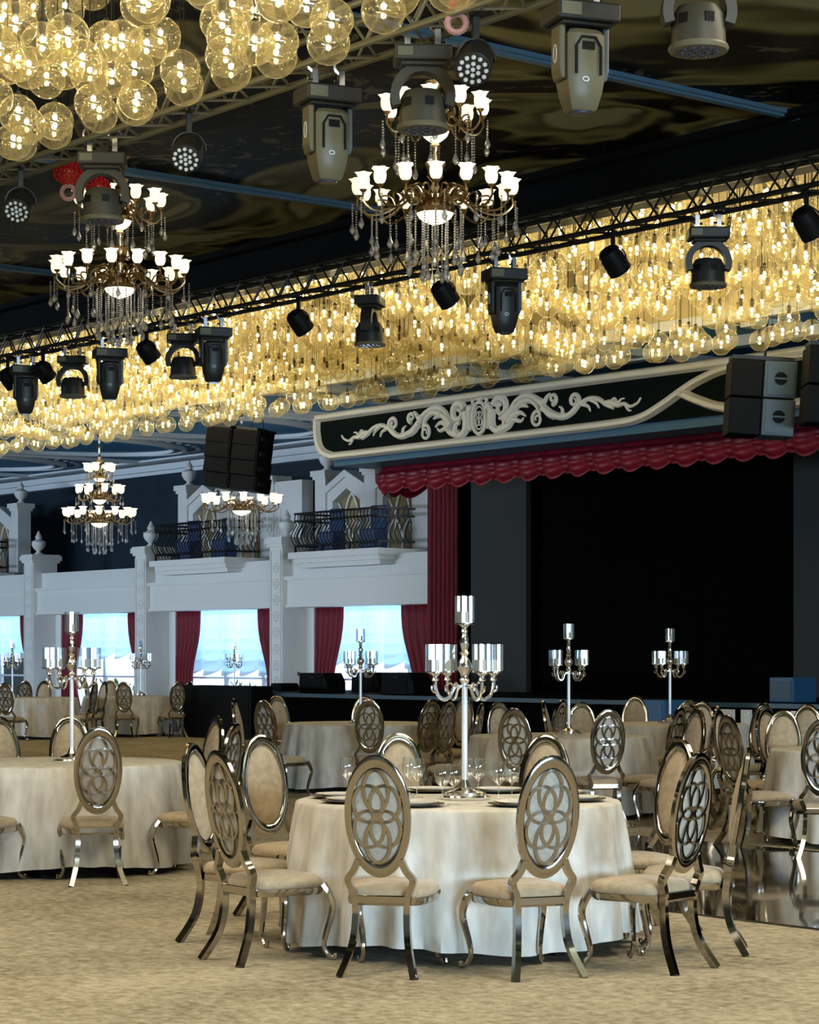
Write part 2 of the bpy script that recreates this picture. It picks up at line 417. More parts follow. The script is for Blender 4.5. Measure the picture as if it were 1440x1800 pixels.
ul = ['plaster urn on the column between the two balconies', 'plaster urn on the column right of the navy panel', 'plaster urn on the column left of the navy panel']
for u, a, b_ in zip(COLS[1:4], cl, ul):
    t = column(u); t['label'] = a
    urn(RW(-u, V0 + .3, 4.2), b_)
mb = MB().box(-36.72, -36.2, V0 + .02, VW + 2.3, 2.6, 4.0)
struct('trim_%d' % n, MB().box(-36.75, -36.35, V0 + .1, VW + .3, 2.66, 3.78), 'white_plaster', 'white end block of the balcony front'); n += 1

# windows, curtains, blinds
def blind(u0, u1, drop, label):
    W = u1 - u0; K = 6
    def fn(a, b_):
        x = -W / 2 + a * W
        ph = (a * K) % 1
        sw = math.sin(PI * ph)
        z = -b_ * (drop + .17 * sw)
        y = -.10 * sw - .09 * sw * abs(math.sin(b_ * PI * 6 + 1.3 * sw)) * (.5 + b_)
        return (x, y, z)
    o = MB().grid(fn, 72, 60).build('austrian_blind', 'sheer', None, RW(-(u0 + u1) / 2, VW + .30, 2.64), ROT, auto=180)
    tag(o, label, 'blind', 'sheer festoon blinds')
def curtain(name, r0, r1, v, z0, z1, m_, label, folds, tie=0, amp=.05, grp=None, cat='curtain'):
    W = r1 - r0
    def fn(a, b_):
        z = z1 - (z1 - z0) * b_
        k = 1.0
        if tie: k = 1 - .55 * math.sin(PI * min(1, b_ / 1.1)) ** 2 * (b_ ** 1.2)
        x = (a * W * k) if tie >= 0 else W - (1 - a) * W * k
        return (x, amp * math.sin(a * folds * 2 * PI) * (.6 + .4 * b_), z)
    mb = MB().grid(fn, folds * 10, 10)
    o = mb.build(name, m_, None, RW(r0, v), ROT, auto=180)
    s = o.modifiers.new('thick', 'SOLIDIFY'); s.thickness = .02
    return tag(o, label, cat, grp)
wl = ['beside the stage', 'under the second balcony', 'below the navy panel', 'at the far left']
bd = (1.25, 1.45, 1.05, 1.0)
for i in range(4):
    a, b_ = COLS[i], COLS[i + 1]
    u0, u1 = a + .45, b_ - .55
    t = bpy.data.objects.new('window_%d' % (i + 1), None); C.objects.link(t); t['kind'] = 'structure'; t.location = RW(-(u0 + u1) / 2, VW + .45); t.rotation_euler = (0, 0, ROT)
    h = (u1 - u0) / 2
    for x0, x1 in ((-h, -h + .08), (h - .08, h), (-h / 3 - .05, -h / 3 + .05), (h / 3 - .05, h / 3 + .05)):
        MB().box(x0, x1, -.04, .04, .1, 2.66).build('window_frame', 'window_frame', t, smooth=False)
    MB().box(-h, h, -.04, .04, .95, 1.0).build('window_bar', 'window_frame', t, smooth=False)
    for k in range(3):
        MB().box(-h + k * 2 * h / 3 + .05, -h + (k + 1) * 2 * h / 3 - .05, -.006, .006, .12, 2.64).build('pane', 'clear_glass', t, smooth=False)
    blind(u0 + .05, u1 - .02, bd[i], 'sheer white festoon blind in the window ' + wl[i])
    # curtain farther along the wall (image left) and nearer one (image right)
    curtain('red_curtain', -u1 - .10, -u1 + 1.05, VW + .05, .05, 2.64, 'red_velvet', 'red tied velvet curtain on the left of the window ' + wl[i], 6, 1, grp='red window curtains')
    curtain('red_curtain', -u0 - 1.3, -u0 + .0, VW + .05, .05, 2.64, 'red_velvet', 'red velvet curtain on the right of the window ' + wl[i], 5, -1, grp='red window curtains')
struct('ground', MB().box(-90, -20, 31.2, 80, -.4, -.1), 'ground_out', 'pale terrace outside the windows')
random.seed(3)
for i in range(7):
    u = 38.0 + i * 2.7 + random.random(); mb = MB()
    for k in range(70):
        a = random.random() * 2 * PI; q = random.random() * .55; z = random.random() * .8
        c = Vector((q * math.cos(a), q * math.sin(a), z)); d = Vector((random.uniform(-1, 1), random.uniform(-1, 1), random.uniform(.3, 1.2))) * .22
        s_ = Vector((d.y, -d.x, 0)) * .22
        o_ = len(mb.v); mb.v += [tuple(c), tuple(c + d * .5 + s_), tuple(c + d), tuple(c + d * .5 - s_)]; mb.face(o_, o_ + 1, o_ + 2, o_ + 3)
    o = mb.build('shrub', 'shrub_leaf', None, RW(-u, 33.2 + random.random(), -.1), 0, False)
    tag(o, 'green shrub outside the windows, %s from the stage' % ('first', 'second', 'third', 'fourth', 'fifth', 'sixth', 'seventh')[i], 'shrub', 'shrubs outside the windows')

# balconies with leaded doors
def lancet(mb, cx, z0, wd, ht, y):
    a = [(cx - wd / 2, y, z0), (cx - wd / 2, y, z0 + ht * .45), (cx - wd * .3, y, z0 + ht * .8), (cx, y, z0 + ht)]
    mb.sweep(spline(a, 3), rect(.022, .02), up=(0, 1, 0))
    mb.sweep(spline([(2 * cx - p[0], p[1], p[2]) for p in a], 3), rect(.022, .02), up=(0, 1, 0))
bar = None
def balcony(us, kinds, which, end=False):
    """us = u of the balcony centre"""
    t = thing('balcony', 'white balcony with black scrolled iron railing ' + which, 'balcony', RW(-us, VW), ROT)
    MB().box(-1.62, 1.62, -1.0, .3, 3.66, 3.80).box(-1.52, 1.52, -.9, .3, 3.56, 3.66).box(-1.42, 1.42, -.78, .3, 3.46, 3.56).build('slab', 'white_plaster', t, smooth=False)
    def rail(z, w_):
        return MB().sweep([(-1.5, .1, z), (-1.5, -.88, z), (1.5, -.88, z), (1.5, .1, z)], rect(w_, .022))
    rail(4.66, .035).build('top_rail', 'iron', t, smooth=False)
    rail(3.95, .018).build('bottom_rail', 'iron', t, smooth=False)
    rail(4.5, .012).build('middle_rail', 'iron', t, smooth=False)
    me = MB().tube(spline([(0, 0, 3.95), (0, -.09, 4.06), (0, -.11, 4.18), (0, -.02, 4.34), (0, .03, 4.42), (0, -.02, 4.5), (0, 0, 4.66)], 3), .013, 5, up=(1, 0, 0)).mesh('baluster', 'iron')
    for i in range(26): link('baluster', me, t, (-1.5 + i * .12, -.88, 0))
    for sx in (-1.5, 1.5):
        for j in range(1, 7): link('baluster', me, t, (sx, -.88 + j * .14, 0), 0)
    sc_me = MB().tube([(.06 * math.cos(a), 0, 3.88 + .05 * math.sin(a)) for a in [i * 2 * PI / 10 for i in range(10)]], .009, 4, up=(0, 1, 0), closed=True).mesh('scroll', 'iron')
    for i in range(22): link('scroll', sc_me, t, (-1.44 + i * .137, -.88, 0))
    for x in (-1.5, -.5, .5, 1.5): MB().box(x - .02, x + .02, -.9, -.86, 3.80, 3.97).build('foot', 'iron', t, smooth=False)
    # pavilion with leaded doors behind
    p = thing('pavilion', 'white pavilion with pointed leaded windows behind the balcony ' + which, 'pavilion', RW(-us - .42, VW + .5), ROT)
    for x in (-1.95, -.10, 1.75):
        MB().box(x - .2, x + .2, -.05, .35, 3.5, 5.55).box(x - .24, x + .24, -.09, .39, 5.55, 5.62).box(x - .28, x + .28, -.13, .43, 5.62, 5.75).build('pilaster', 'white_plaster', p, smooth=False)
    for x in (-1.03, .82):
        MB().prism([(x - .75, 5.2), (x - .75, 5.36), (x, 5.72), (x + .75, 5.36), (x + .75, 5.2), (x, 5.56)], -.06, .3).build('pediment', 'white_plaster', p, smooth=False)
        MB().prism([(x - .73, 3.5), (x - .52, 3.5), (x - .52, 5.02), (x, 5.3), (x, 5.56), (x - .73, 5.22)], 0, .28).build('door_frame', 'white_plaster', p, smooth=False)
        MB().prism([(x + .73, 3.5), (x + .52, 3.5), (x + .52, 5.02), (x, 5.3), (x, 5.56), (x + .73, 5.22)], 0, .28).build('door_frame', 'white_plaster', p, smooth=False)
        g = MB().prism([(x - .52, 3.5), (x + .52, 3.5), (x + .52, 5.02), (x, 5.3), (x - .52, 5.02)], .2, .22).build('pane', 'lattice_glass', p, smooth=False)
        mb = MB(); lancet(mb, x, 4.25, .5, .95, .17); lancet(mb, x - .26, 3.75, .5, .8, .17); lancet(mb, x + .26, 3.75, .5, .8, .17)
        mb.sweep([(x - .25, .17, 4.62), (x - .5, .17, 5.0)], rect(.02, .02), up=(0, 1, 0)).sweep([(x + .25, .17, 4.62), (x + .5, .17, 5.0)], rect(.02, .02), up=(0, 1, 0))
        mb.build('leading', 'leaded', p)
    if not end: MB().box(1.95, 3.05, -.02, .3, 3.5, 5.6).build('side_panel', 'white_plaster', p, smooth=False)
    urn(RW(-us + (1.33 if end else -2.37), VW + .65, 5.75), 'plaster urn on the tall pilaster behind the balcony ' + which)
    # blue covered chairs standing on the balcony
    for k, x in enumerate((-.85, .65)):
        c = thing('balcony_chair', ('left' if k == 0 else 'right') + ' blue covered chair on the balcony ' + which, 'chair', RW(-us, VW) + RW(x, -.35, 3.8), ROT + .2, 'blue chairs on the balconies')
        MB().box(-.22, .22, -.22, .22, .0, .46).build('seat_cover', 'balcony_chair_blue', c, bevel=.03)
        MB().box(-.22, .22, .14, .22, .46, .98).build('backrest', 'balcony_chair_blue', c, bevel=.03)
balcony(39.55, 0, 'nearest the stage')
balcony(45.3, 0, 'behind the hanging speakers')
balcony(57.5, 0, 'at the far left edge', True)
o = MB().box(-53.2, -47.9, 32.2, 32.4, 3.6, 6.25).build('navy_panel', 'navy_panel', None, (0, 0, 0), ROT, False)
tag(o, 'flat navy panel on the upper wall behind the tiered chandelier', 'panel')

# ================================================================== stage
SV, SZ = 23.8, .83
st = thing('stage', 'long black stage platform with a thin grey edge', 'stage', RW(-26, SV), ROT)
MB().box(-9.5, 20, 0, 5.35, .0, SZ - .05).build('platform', 'stage_black', st, smooth=False)
MB().box(-9.55, 20, -.04, 5.35, SZ - .05, SZ).build('deck', 'green_black', st, smooth=False)
MB().box(-9.55, 20, -.06, -.035, SZ - .06, SZ + .005).build('edge_strip', 'fixture_blue', st, smooth=False)
struct('wall_stage', MB().box(-35.2, 10, 29.2, 29.5, 0, 6.9), 'stage_black', 'black back wall of the stage')
def flat(px0, px1, v, z1, m_, label, cat='stage panel'):
    a, b_ = rr(px0, v), rr(px1, v)
    o = MB().box(a, b_, v, v + .12, SZ, z1).build('scenery_flat', m_, None, (0, 0, 0), ROT, False)
    return tag(o, label, cat)
flat(828, 925, 28.0, 5.6, 'stage_flat', 'tall charcoal stage panel beside the red curtain')
flat(1395, 1560, 28.0, 5.6, 'stage_flat', 'tall charcoal stage panel at the right frame edge')
sw = thing('led_screen', 'huge black switched-off screen filling the stage back', 'screen', RW(0, 0), ROT)
a, b_ = rr(926, 28.3), rr(1394, 28.3)
k = 6; d = (b_ - a) / k
for i in range(k):
    for j in range(3):
        MB().box(a + i * d + .004, a + (i + 1) * d - .004, 28.3, 28.42, SZ + .1 + j * 1.5, SZ + .1 + (j + 1) * 1.5 - .008).build('screen_panel', 'stage_black', sw, smooth=False)
curtain('stage_curtain', rr(752, 28.6), rr(806, 28.6), 28.6, SZ, 5.4, 'red_velvet', 'tall dark red curtain at the side of the stage', 7, 0, .07)
curtain('stage_curtain', rr(806, 28.9), rr(832, 28.9), 28.9, SZ, 5.4, 'stage_black', 'narrow black curtain between red curtain and charcoal panel', 3, 0, .05)  # black folds put in for the dark gap beside the red curtain
# red swag valance: one swag after another, curling back at its far end
va = thing('valance', 'deep red satin swag valance hanging across the stage opening', 'valance', RW(0, 0), ROT)
def swag_mesh(wd, ht):
    def fn(a, b_):
        s_ = math.sin(PI * a)
        return (-wd / 2 + a * wd, -.16 * s_ ** .7 * (.35 + math.sin(PI * min(1, b_ * 1.05)) * .8) - .03 * abs(math.sin(b_ * PI * 4 + s_)) * s_ - .02, -b_ * (ht * (.62 + .38 * s_)))
    return MB().grid(fn, 14, 22).mesh('swag', 'red_satin', auto=180)
sm = swag_mesh(.66, .47); sm2 = swag_mesh(.62, .40)
r = -30.6; i = 0
while r < -14:
    o = link('swag', sm, va, (r, 24.36, 4.755)); o2 = link('swag', sm2, va, (r + .29, 24.41, 4.757))
    r += .58; i += 1
for i in range(4):                                   # rounded return at the far end
    a = .35 + i * .45
    link('swag', sm, va, (-30.7 - .55 * math.sin(a), 24.36 + .75 * (1 - math.cos(a)), 4.755), -a)
# fascia
fa = thing('stage_fascia', 'curved dark green stage fascia with cream moldings and scrollwork', 'fascia', RW(0, 0), ROT)
ZB, ZT, FV = 4.90, 5.66, 23.5
def ring_poly(r0, r1, z0, z1, q):
    P = []
    for i in range(7):
        a = PI + i * PI / 2 / 6; P.append((r0 + q + q * math.cos(a), z0 + q + q * math.sin(a)))
    P += [(r1, z0), (r1, z1), (r0, z1)]
    return P
MB().prism(ring_poly(-31.75, -14, ZB, ZT, .45), FV, FV + .3).build('panel', 'green_black', fa, smooth=False)
MB().box(-31.6, -14, FV + .3, FV + 1.0, ZB + .06, ZT).build('soffit_box', 'blue_ceiling', fa, smooth=False)
MB().box(-31.35, -14, FV + .06, FV + 1.0, ZB - .14, ZB + .03).build('drip', 'soffit_blue', fa, smooth=False)
def molding(name, pts, w_, k=8):
    mb = MB(); P = spline([(x, FV - .03, z) for x, z in pts], k)
    mb.sweep(P, [(-w_, -.03), (-w_ * .55, .055), (-w_ * .2, .03), (w_ * .2, .03), (w_ * .55, .055), (w_, -.03)], up=(0, -1, 0))
    mb.build(name, 'ivory_trim', fa, auto=30)
molding('top_molding', [(-31.75, 5.62), (-28, 5.63), (-25, 5.63), (-22, 5.62), (-18, 5.64), (-14, 5.64)], .075)
molding('bottom_molding', [(-31.72, 5.6), (-31.72, 5.35), (-31.62, 5.08), (-31.35, 4.95), (-31.0, 4.93), (-29, 4.93), (-26, 4.93), (-24.3, 4.94), (-23.75, 4.99), (-23.3, 5.14), (-22.95, 5.29), (-22.6, 5.42), (-22.1, 5.53), (-21.3, 5.57), (-19, 5.58), (-14, 5.58)], .07)
molding('end_molding', [(-22.98, 5.27), (-22.6, 5.12), (-22.2, 5.0), (-21.6, 4.94), (-19, 4.93), (-14, 4.93)], .07)
# scrollwork
EC, EZ = -27.4, 5.29
def stroke(mb, pts, w0, w1):
    for sgn, m_ in zip((1, -1), mb):
        P = spline([(EC + sgn * x, FV - .02, EZ + z) for x, z in pts], 5); k = len(P)
        m_.tube(P, [max(.010, 1.3 * (w0 + (w1 - w0) * i / (k - 1))) for i in range(k)], 6, up=(0, -1, 0))
def spiral(cx, cz, r0, r1, a0, turns, n_=14):
    return [(cx + (r0 + (r1 - r0) * i / n_) * math.cos(a0 + turns * 2 * PI * i / n_), cz + (r0 + (r1 - r0) * i / n_) * math.sin(a0 + turns * 2 * PI * i / n_)) for i in range(n_ + 1)]
mb = MB()
for a, b_, w_ in ((.17, .25, .032), (.11, .18, .014)):
    mb.tube([(EC + a * math.cos(t), FV - .03, EZ - .02 + b_ * math.sin(t)) for t in [2 * PI * i / 28 for i in range(28)]], w_, 6, up=(0, -1, 0), closed=True)
mb.build('emblem_frame', 'ivory_trim', fa)
mb = MB()                                             # looped monogram inside the oval
for x, z, s_ in ((-.028, .05, 1), (.028, .05, 1), (-.03, -.06, 1.2), (.03, -.06, 1.2)):
    mb.tube([(EC + x + .034 * s_ * math.cos(t), FV - .035, EZ - .02 + z + .05 * s_ * math.sin(t)) for t in [2 * PI * i / 14 for i in range(14)]], .011, 5, up=(0, -1, 0), closed=True)
mb.build('monogram', 'ivory_trim', fa)
mb = MB()
mb.ball((EC, FV - .02, EZ + .29), .075, 8, 6, (1, .5, .8)).ball((EC, FV - .02, EZ + .36), .035, 8, 6).ball((EC, FV - .02, EZ - .31), .05, 8, 6, (.7, .6, 1.2))
stroke((mb, mb), [(.03, .28), (.12, .31), (.17, .24), (.13, .20)], .035, .015)
mb.build('crown', 'ivory_trim', fa)
mb = (MB(), MB())
stroke(mb, [(.17, .12), (.24, .16), (.27, .04), (.24, -.12), (.2, -.2)], .05, .03)
stroke(mb, spiral(.52, .10, .17, .04, PI * .9, -1.3), .055, .02)
stroke(mb, [(.33, .1), (.30, -.05), (.34, -.2), (.48, -.26), (.6, -.2), (.58, -.08), (.48, -.06)], .07, .025)
stroke(mb, [(.5, -.24), (.7, -.2), (.82, -.12), (.98, -.15), (1.05, -.1)], .06, .01)
stroke(mb, [(.66, -.1), (.78, .02), (.95, .10), (1.15, .06)], .09, .012)
stroke(mb, [(.7, -.15), (.85, -.04), (.98, -.02), (1.1, -.08)], .06, .012)
stroke(mb, [(.72, .0), (.86, .16), (1.08, .235), (1.32, .18), (1.5, .05), (1.62, -.08), (1.75, -.13)], .03, .05)
stroke(mb, [(.95, .12), (1.15, .16), (1.3, .10), (1.4, -.02), (1.42, -.13)], .05, .015)
stroke(mb, spiral(1.36, -.15, .13, .03, PI * .4, 1.4), .026, .012)
stroke(mb, [(1.42, .12), (1.52, .10), (1.60, .18), (1.66, .22)], .05, .012)
stroke(mb, spiral(1.72, .13, .09, .02, -PI / 2, 1.2), .03, .012)
stroke(mb, [(1.5, .02), (1.7, -.1), (1.95, -.16), (2.15, -.12), (2.3, -.02)], .055, .03)
stroke(mb, spiral(2.2, .06, .12, .025, -PI * .3, 1.4), .032, .014)
stroke(mb, [(1.95, -.16), (1.93, -.04), (1.86, .0)], .03, .01)
stroke(mb, [(2.1, -.13), (2.28, -.02), (2.5, .06), (2.72, .04), (2.9, -.06), (3.05, -.11)], .03, .03)
stroke(mb, [(2.35, .0), (2.5, -.05), (2.55, -.13)], .03, .01)
stroke(mb, [(2.55, .05), (2.68, -.02), (2.74, -.1)], .03, .01)
stroke(mb, [(2.85, -.04), (3.0, -.03), (3.12, -.09), (3.28, -.08), (3.4, -.13), (3.55, -.09), (3.62, -.02)], .035, .012)
stroke(mb, spiral(3.05, -.02, .06, .015, -PI / 2, 1.1), .02, .01)
stroke(mb, [(3.12, -.08), (3.2, -.01), (3.28, 0)], .022, .008)
stroke(mb, [(3.3, -.1), (3.36, -.18), (3.42, -.19)], .02, .008)
for m_ in mb: m_.build('scrollwork', 'ivory_trim', fa)

# boxes and monitors on and by the stage
def boxthing(name, px0, px1, v, z0, z1, dep, m_, label, cat, grille=None):
    a, b_ = rr(px0, v), rr(px1, v)
    t = thing(name, label, cat, RW((a + b_) / 2, v, z0), ROT); h = (b_ - a) / 2
    MB().box(-h, h, 0, dep, 0, z1 - z0).build('cabinet', m_, t, smooth=False, bevel=.02)
    if grille: MB().box(-h + .04, h - .04, -.012, 0, .05, z1 - z0 - .05).build('grille', grille, t, smooth=False)
    return t
boxthing('equipment_case', 322, 440, 23.2, 0, .96, .5, 'speaker_black', 'large black equipment case at the far end of the stage', 'case', 'speaker_grille')
def wedge(px, v, wd, ht, label, m_='speaker_black', rz=0.):
    t = thing('stage_monitor', label, 'speaker', RW(rr(px, v), v, SZ), ROT + rz)
    MB().prism([(-wd / 2, 0), (wd / 2, 0), (wd / 2, ht * .55), (wd * .36, ht), (-wd / 2 + .02, ht)], 0, .45).build('cabinet', m_, t, smooth=False, bevel=.02)
    MB().box(-wd / 2 + .05, wd * .33, -.012, 0, .05, ht - .06).build('grille', 'speaker_grille', t, smooth=False)
    MB().box(-.06, .06, -.02, -.012, ht * .75, ht * .8).build('badge', 'fixture', t, smooth=False)
wedge(549, 24.7, .85, .36, 'black floor monitor in front of the red window curtain')
wedge(641, 26.2, .85, .36, 'black floor monitor behind the far candelabra pole')
wedge(697, 24.6, .90, .38, 'black floor monitor nearest the tall red curtain')
wedge(484, 25.3, .35, .15, 'tiny dark monitor on the far stage end')
t = boxthing('stage_speaker', 1352, 1395, 24.5, SZ, SZ + .36, .5, 'speaker_blue', 'blue-grey speaker box on the stage at the right', 'speaker', 'speaker_slate')
boxthing('blue_crate', 1097, 1168, 22.6, 0, .88, .5, 'speaker_blue', 'blue box standing against the stage front', 'box', 'speaker_blue')
for k, (a, b_) in enumerate(((1268, 1290), (1304, 1320), (1392, 1418), (1426, 1450))):
    o = MB().box(rr(a, 23.7), rr(b_, 23.7), 23.68, 23.73, .05, .74).build('skirt_panel', 'white_molding', None, (0, 0, 0), ROT, False)
    tag(o, ('leftmost narrow pale panel on the stage front', 'second narrow pale panel from the left on the stage front', 'third narrow pale panel from the left on the stage front', 'narrow pale panel on the stage front at the right frame edge')[k], 'panel', 'pale panels on the stage front')

# ------------------------------------------------------------------ hanging line arrays
def line_array(c, rz, cols, rows, bw, bh, bd, label, m_side, lean=.07):
    t = thing('line_array', label, 'speaker', c, rz)
    for ci in range(cols):
        x = (ci - (cols - 1) / 2) * (bw + .03)
        for k in range(rows):
            z = -k * bh - bh
            y = lean * k * k * .15
            cb = MB().rings([[(x - bw / 2, y, z), (x + bw / 2, y, z), (x + bw * .36, y + bd, z - .01), (x - bw * .36, y + bd, z - .01)],
                             [(x - bw / 2, y, z + bh), (x + bw / 2, y, z + bh), (x + bw * .36, y + bd, z + bh), (x - bw * .36, y + bd, z + bh)]]).build('cabinet', m_side, t, smooth=False, bevel=.012)
            MB().box(x - bw / 2 + .03, x + bw / 2 - .03, y - .015, y, z + .03, z + bh - .03).build('grille', 'speaker_grille', cb, smooth=False)
            MB().box(x + bw / 2 - .02, x + bw / 2 + .01, y + .1, y + .24, z + bh * .35, z + bh * .62).build('side_grip', 'steel' if m_side == 'speaker_black' else 'speaker_grille', cb, smooth=False)
        MB().box(x - bw * .4, x + bw * .4, .0, bd, 0, .05).build('fly_frame', 'iron', t, smooth=False)
        for q in (-.15, .15): MB().tube([(x + q, bd * .5, .05), (x + q * .5, bd * .5, .3), (x, bd * .5, 1.25)], .015, 5, up=(0, 1, 0)).build('shackle', 'iron', t)
    return t
p = at(410, 40.0, 5.50)
t = line_array(p, ROT + .35, 2, 4, .58, .262, .55, 'pair of black hanging line array speakers in front of the balconies', 'speaker_black'); t.rotation_euler = (-.06, .13, ROT + .30)
def cab_array(p, rz, label, tilt):
    t = thing('hanging_speaker', label, 'speaker', p, rz); t.rotation_euler = (0, tilt, rz)
    for k in range(2):
        z = -.5 * (k + 1)
        cb = MB().box(-.42, .0, -.2, .35, z, z + .48).build('cabinet', 'speaker_black', t, smooth=False, bevel=.015)
        fc = MB().box(.01, .44, -.22, .33, z, z + .48).build('side_cheek', 'speaker_slate', t, smooth=False, bevel=.015)
        MB().box(.05, .40, -.235, -.22, z + .04, z + .44).build('face_plate', 'speaker_slate', fc, smooth=False)
        pts = [(.225 + .085 * math.cos(a), -.24, z + .25 + .085 * math.sin(a)) for a in [i * 2 * PI / 16 for i in range(16)]]
        MB().prism([(q[0], q[2]) for q in pts], -.245, -.234).build('grip_recess', 'speaker_black', fc, smooth=False)
        MB().box(.14, .31, -.25, -.243, z + .238, z + .262).build('grip_bar', 'speaker_slate', fc, smooth=False)
    MB().box(-.4, .42, -.1, .3, 0, .05).build('fly_frame', 'iron', t, smooth=False)
    MB().tube([(.05, .1, .05), (.05, .1, .6)], .02, 6).build('hoist_chain', 'iron', t)
cab_array(pv(1340, 22.4, 5.38), 0, 'hanging speaker pair with slate blue faces in front of the stage fascia', .06)
cab_array(pv(1478, 22.4, 5.42), .0, 'hanging black speaker stack cut by the right frame edge', .06)

# ================================================================== trusses and fixtures
def truss(v, u0, u1, m_, label):
    t = thing('lighting_truss', label, 'truss', RW(0, v), ROT); h = .145; zc = 5.75
    Ln = u1 - u0
    ch = MB().tube([(-Ln / 2, 0, 0), (Ln / 2, 0, 0)], .026, 8).mesh('chord', m_)
    for dy in (-h, h):
        for dz in (-h, h): link('chord', ch, t, (-(u0 + u1) / 2, dy, zc + dz))
    s_ = .255
    dv = MB().tube([(0, 0, -h), (s_, 0, h)], .011, 5, up=(0, 1, 0)).mesh('brace', m_)
    du = MB().tube([(0, 0, h), (s_, 0, -h)], .011, 5, up=(0, 1, 0)).mesh('brace', m_)
    hv = MB().tube([(0, -h, 0), (s_, h, 0)], .011, 5).mesh('brace', m_)
    hu = MB().tube([(0, h, 0), (s_, -h, 0)], .011, 5).mesh('brace', m_)
    k = int(Ln / s_)
    for i in range(k):
        x = -u1 + i * s_
        for dy in (-h, h): link('brace', dv if i % 2 else du, t, (x, dy, zc))
        for dz in (-h, h): link('brace', hv if i % 2 else hu, t, (x, 0, zc + dz))
    return t
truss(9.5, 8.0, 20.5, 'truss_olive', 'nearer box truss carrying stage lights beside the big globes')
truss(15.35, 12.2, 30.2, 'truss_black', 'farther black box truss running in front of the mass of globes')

def clamp(t, z0=0., z1=.16):
    for x in (-.1, .1):
        mb = MB().tube([(x + .05 * math.cos(a), 0, z1 + .05 * math.sin(a)) for a in [i * 2 * PI / 10 for i in range(8)]], .014, 5, up=(0, 1, 0)).box(x - .02, x + .02, -.025, .025, z0, z1 - .03)
        mb.tube([(x - .05, .0, z0 + .06), (x + .05, .02, z0 + .05)], .01, 5)
        mb.build('clamp', 'steel', t)
def lozenge(y, x, z, w_, h_):
    return MB().tube([(x + w_ * math.cos(a), y, z + h_ * math.sin(a)) for a in [i * 2 * PI / 16 for i in range(16)]], .004, 4, up=(0, 1, 0), closed=True)
def spot(p, rz, label, body='fixture_panel'):
    """moving spot: base on top, yoke arms, long tapered head hanging straight down; origin on the clamp"""
    t = thing('moving_spot', label, 'stage light', p, rz, 'moving spot lights'); clamp(t)
    MB().box(-.205, .205, -.15, .15, -.115, 0).box(-.17, .17, -.12, .12, -.14, -.115).build('base', 'fixture', t, smooth=False, bevel=.02)
    MB().box(-.19, -.06, -.158, -.15, -.095, -.02).build('display', 'fixture_panel', t, smooth=False)
    for s_ in (-1, 1):
        y = MB().prism([(s_ * .125, -.13), (s_ * .165, -.13), (s_ * .165, -.40), (s_ * .15, -.46), (s_ * .125, -.46)], -.07, .07).build('yoke_arm', 'fixture_blue' if s_ > 0 else body, t, smooth=False, bevel=.012)  # right arm in blue: window daylight on that side, put into its colour
        MB().tube([(s_ * .166, .022 * math.cos(a), -.30 + .055 * math.sin(a)) for a in [i * 2 * PI / 14 for i in range(14)]], .004, 4, up=(1, 0, 0), closed=True).build('badge_ring', 'white_molding', y)
    S = lambda hw, z: [(-hw, -hw * .75, z), (-hw * .6, -hw, z), (hw * .6, -hw, z), (hw, -hw * .75, z), (hw, hw * .75, z), (hw * .6, hw, z), (-hw * .6, hw, z), (-hw, hw * .75, z)]
    hd = MB().rings([S(.10, -.16), S(.122, -.19), S(.122, -.45), S(.108, -.54), S(.085, -.63), S(.07, -.645)]).build('head', body, t, auto=35)
    MB().sweep([(-.08, -.127, -.44), (-.08, -.127, -.27), (-.045, -.127, -.215), (.045, -.127, -.215), (.08, -.127, -.27), (.08, -.127, -.44)], rect(.007, .006), up=(0, -1, 0)).build('panel_seam', 'black_paint', hd)
    MB().box(-.04, .04, -.128, -.12, -.29, -.24).build('vent', 'black_paint', hd, smooth=False)
    lozenge(-.128, -.02, -.47, .02, .013).build('badge_ring', 'white_molding', hd)
    MB().lathe([(.062, -.655), (.066, -.64)], 16).build('lens', 'lens', hd)
    return t
def wash(p, rz, label, m_='fixture'):
    """moving wash: base on top, arched ring yoke, drum head with lens cells looking down"""
    t = thing('moving_wash', label, 'stage light', p, rz, 'moving wash lights'); clamp(t)
    MB().box(-.19, .19, -.14, .14, -.10, 0).box(-.15, .15, -.11, .11, -.13, -.10).build('base', m_, t, smooth=False, bevel=.02)
    MB().box(-.17, -.07, -.148, -.14, -.08, -.02).build('display', 'fixture_panel', t, smooth=False)
    pts = [(.185 * math.cos(a), 0, -.315 + .185 * math.sin(a)) for a in [(-.12 + 1.24 * i / 22) * PI for i in range(23)]]
    MB().sweep(pts, [(-.03, -.06), (.03, -.06), (.03, .06), (-.03, .06)], up=(0, 1, 0)).build('yoke', m_, t, auto=30)
    hd = MB().lathe([(.06, -.275), (.12, -.285), (.145, -.33), (.155, -.43), (.16, -.52), (.15, -.53)], 24).build('head', m_, t, auto=35)
    for k in range(6):
        a = k * PI / 3 + .26
        MB().box(-.028, .028, -.156, -.13, -.40, -.345).build('vent', 'black_paint', hd, rz=a, smooth=False)
    MB().lathe([(.168, -.505), (.176, -.52), (.168, -.54), (.15, -.54)], 24).build('rim', 'fixture_panel', hd)
    mb = MB()
    for q, k in ((.0, 1), (.055, 6), (.105, 12)):
        for i in range(k): mb.lathe([(.022, -.53), (.02, -.545), (.008, -.55)], 8, (q * math.cos(2 * PI * i / k), q * math.sin(2 * PI * i / k), 0))
    mb.build('lens_cells', 'lens', hd)
    return t
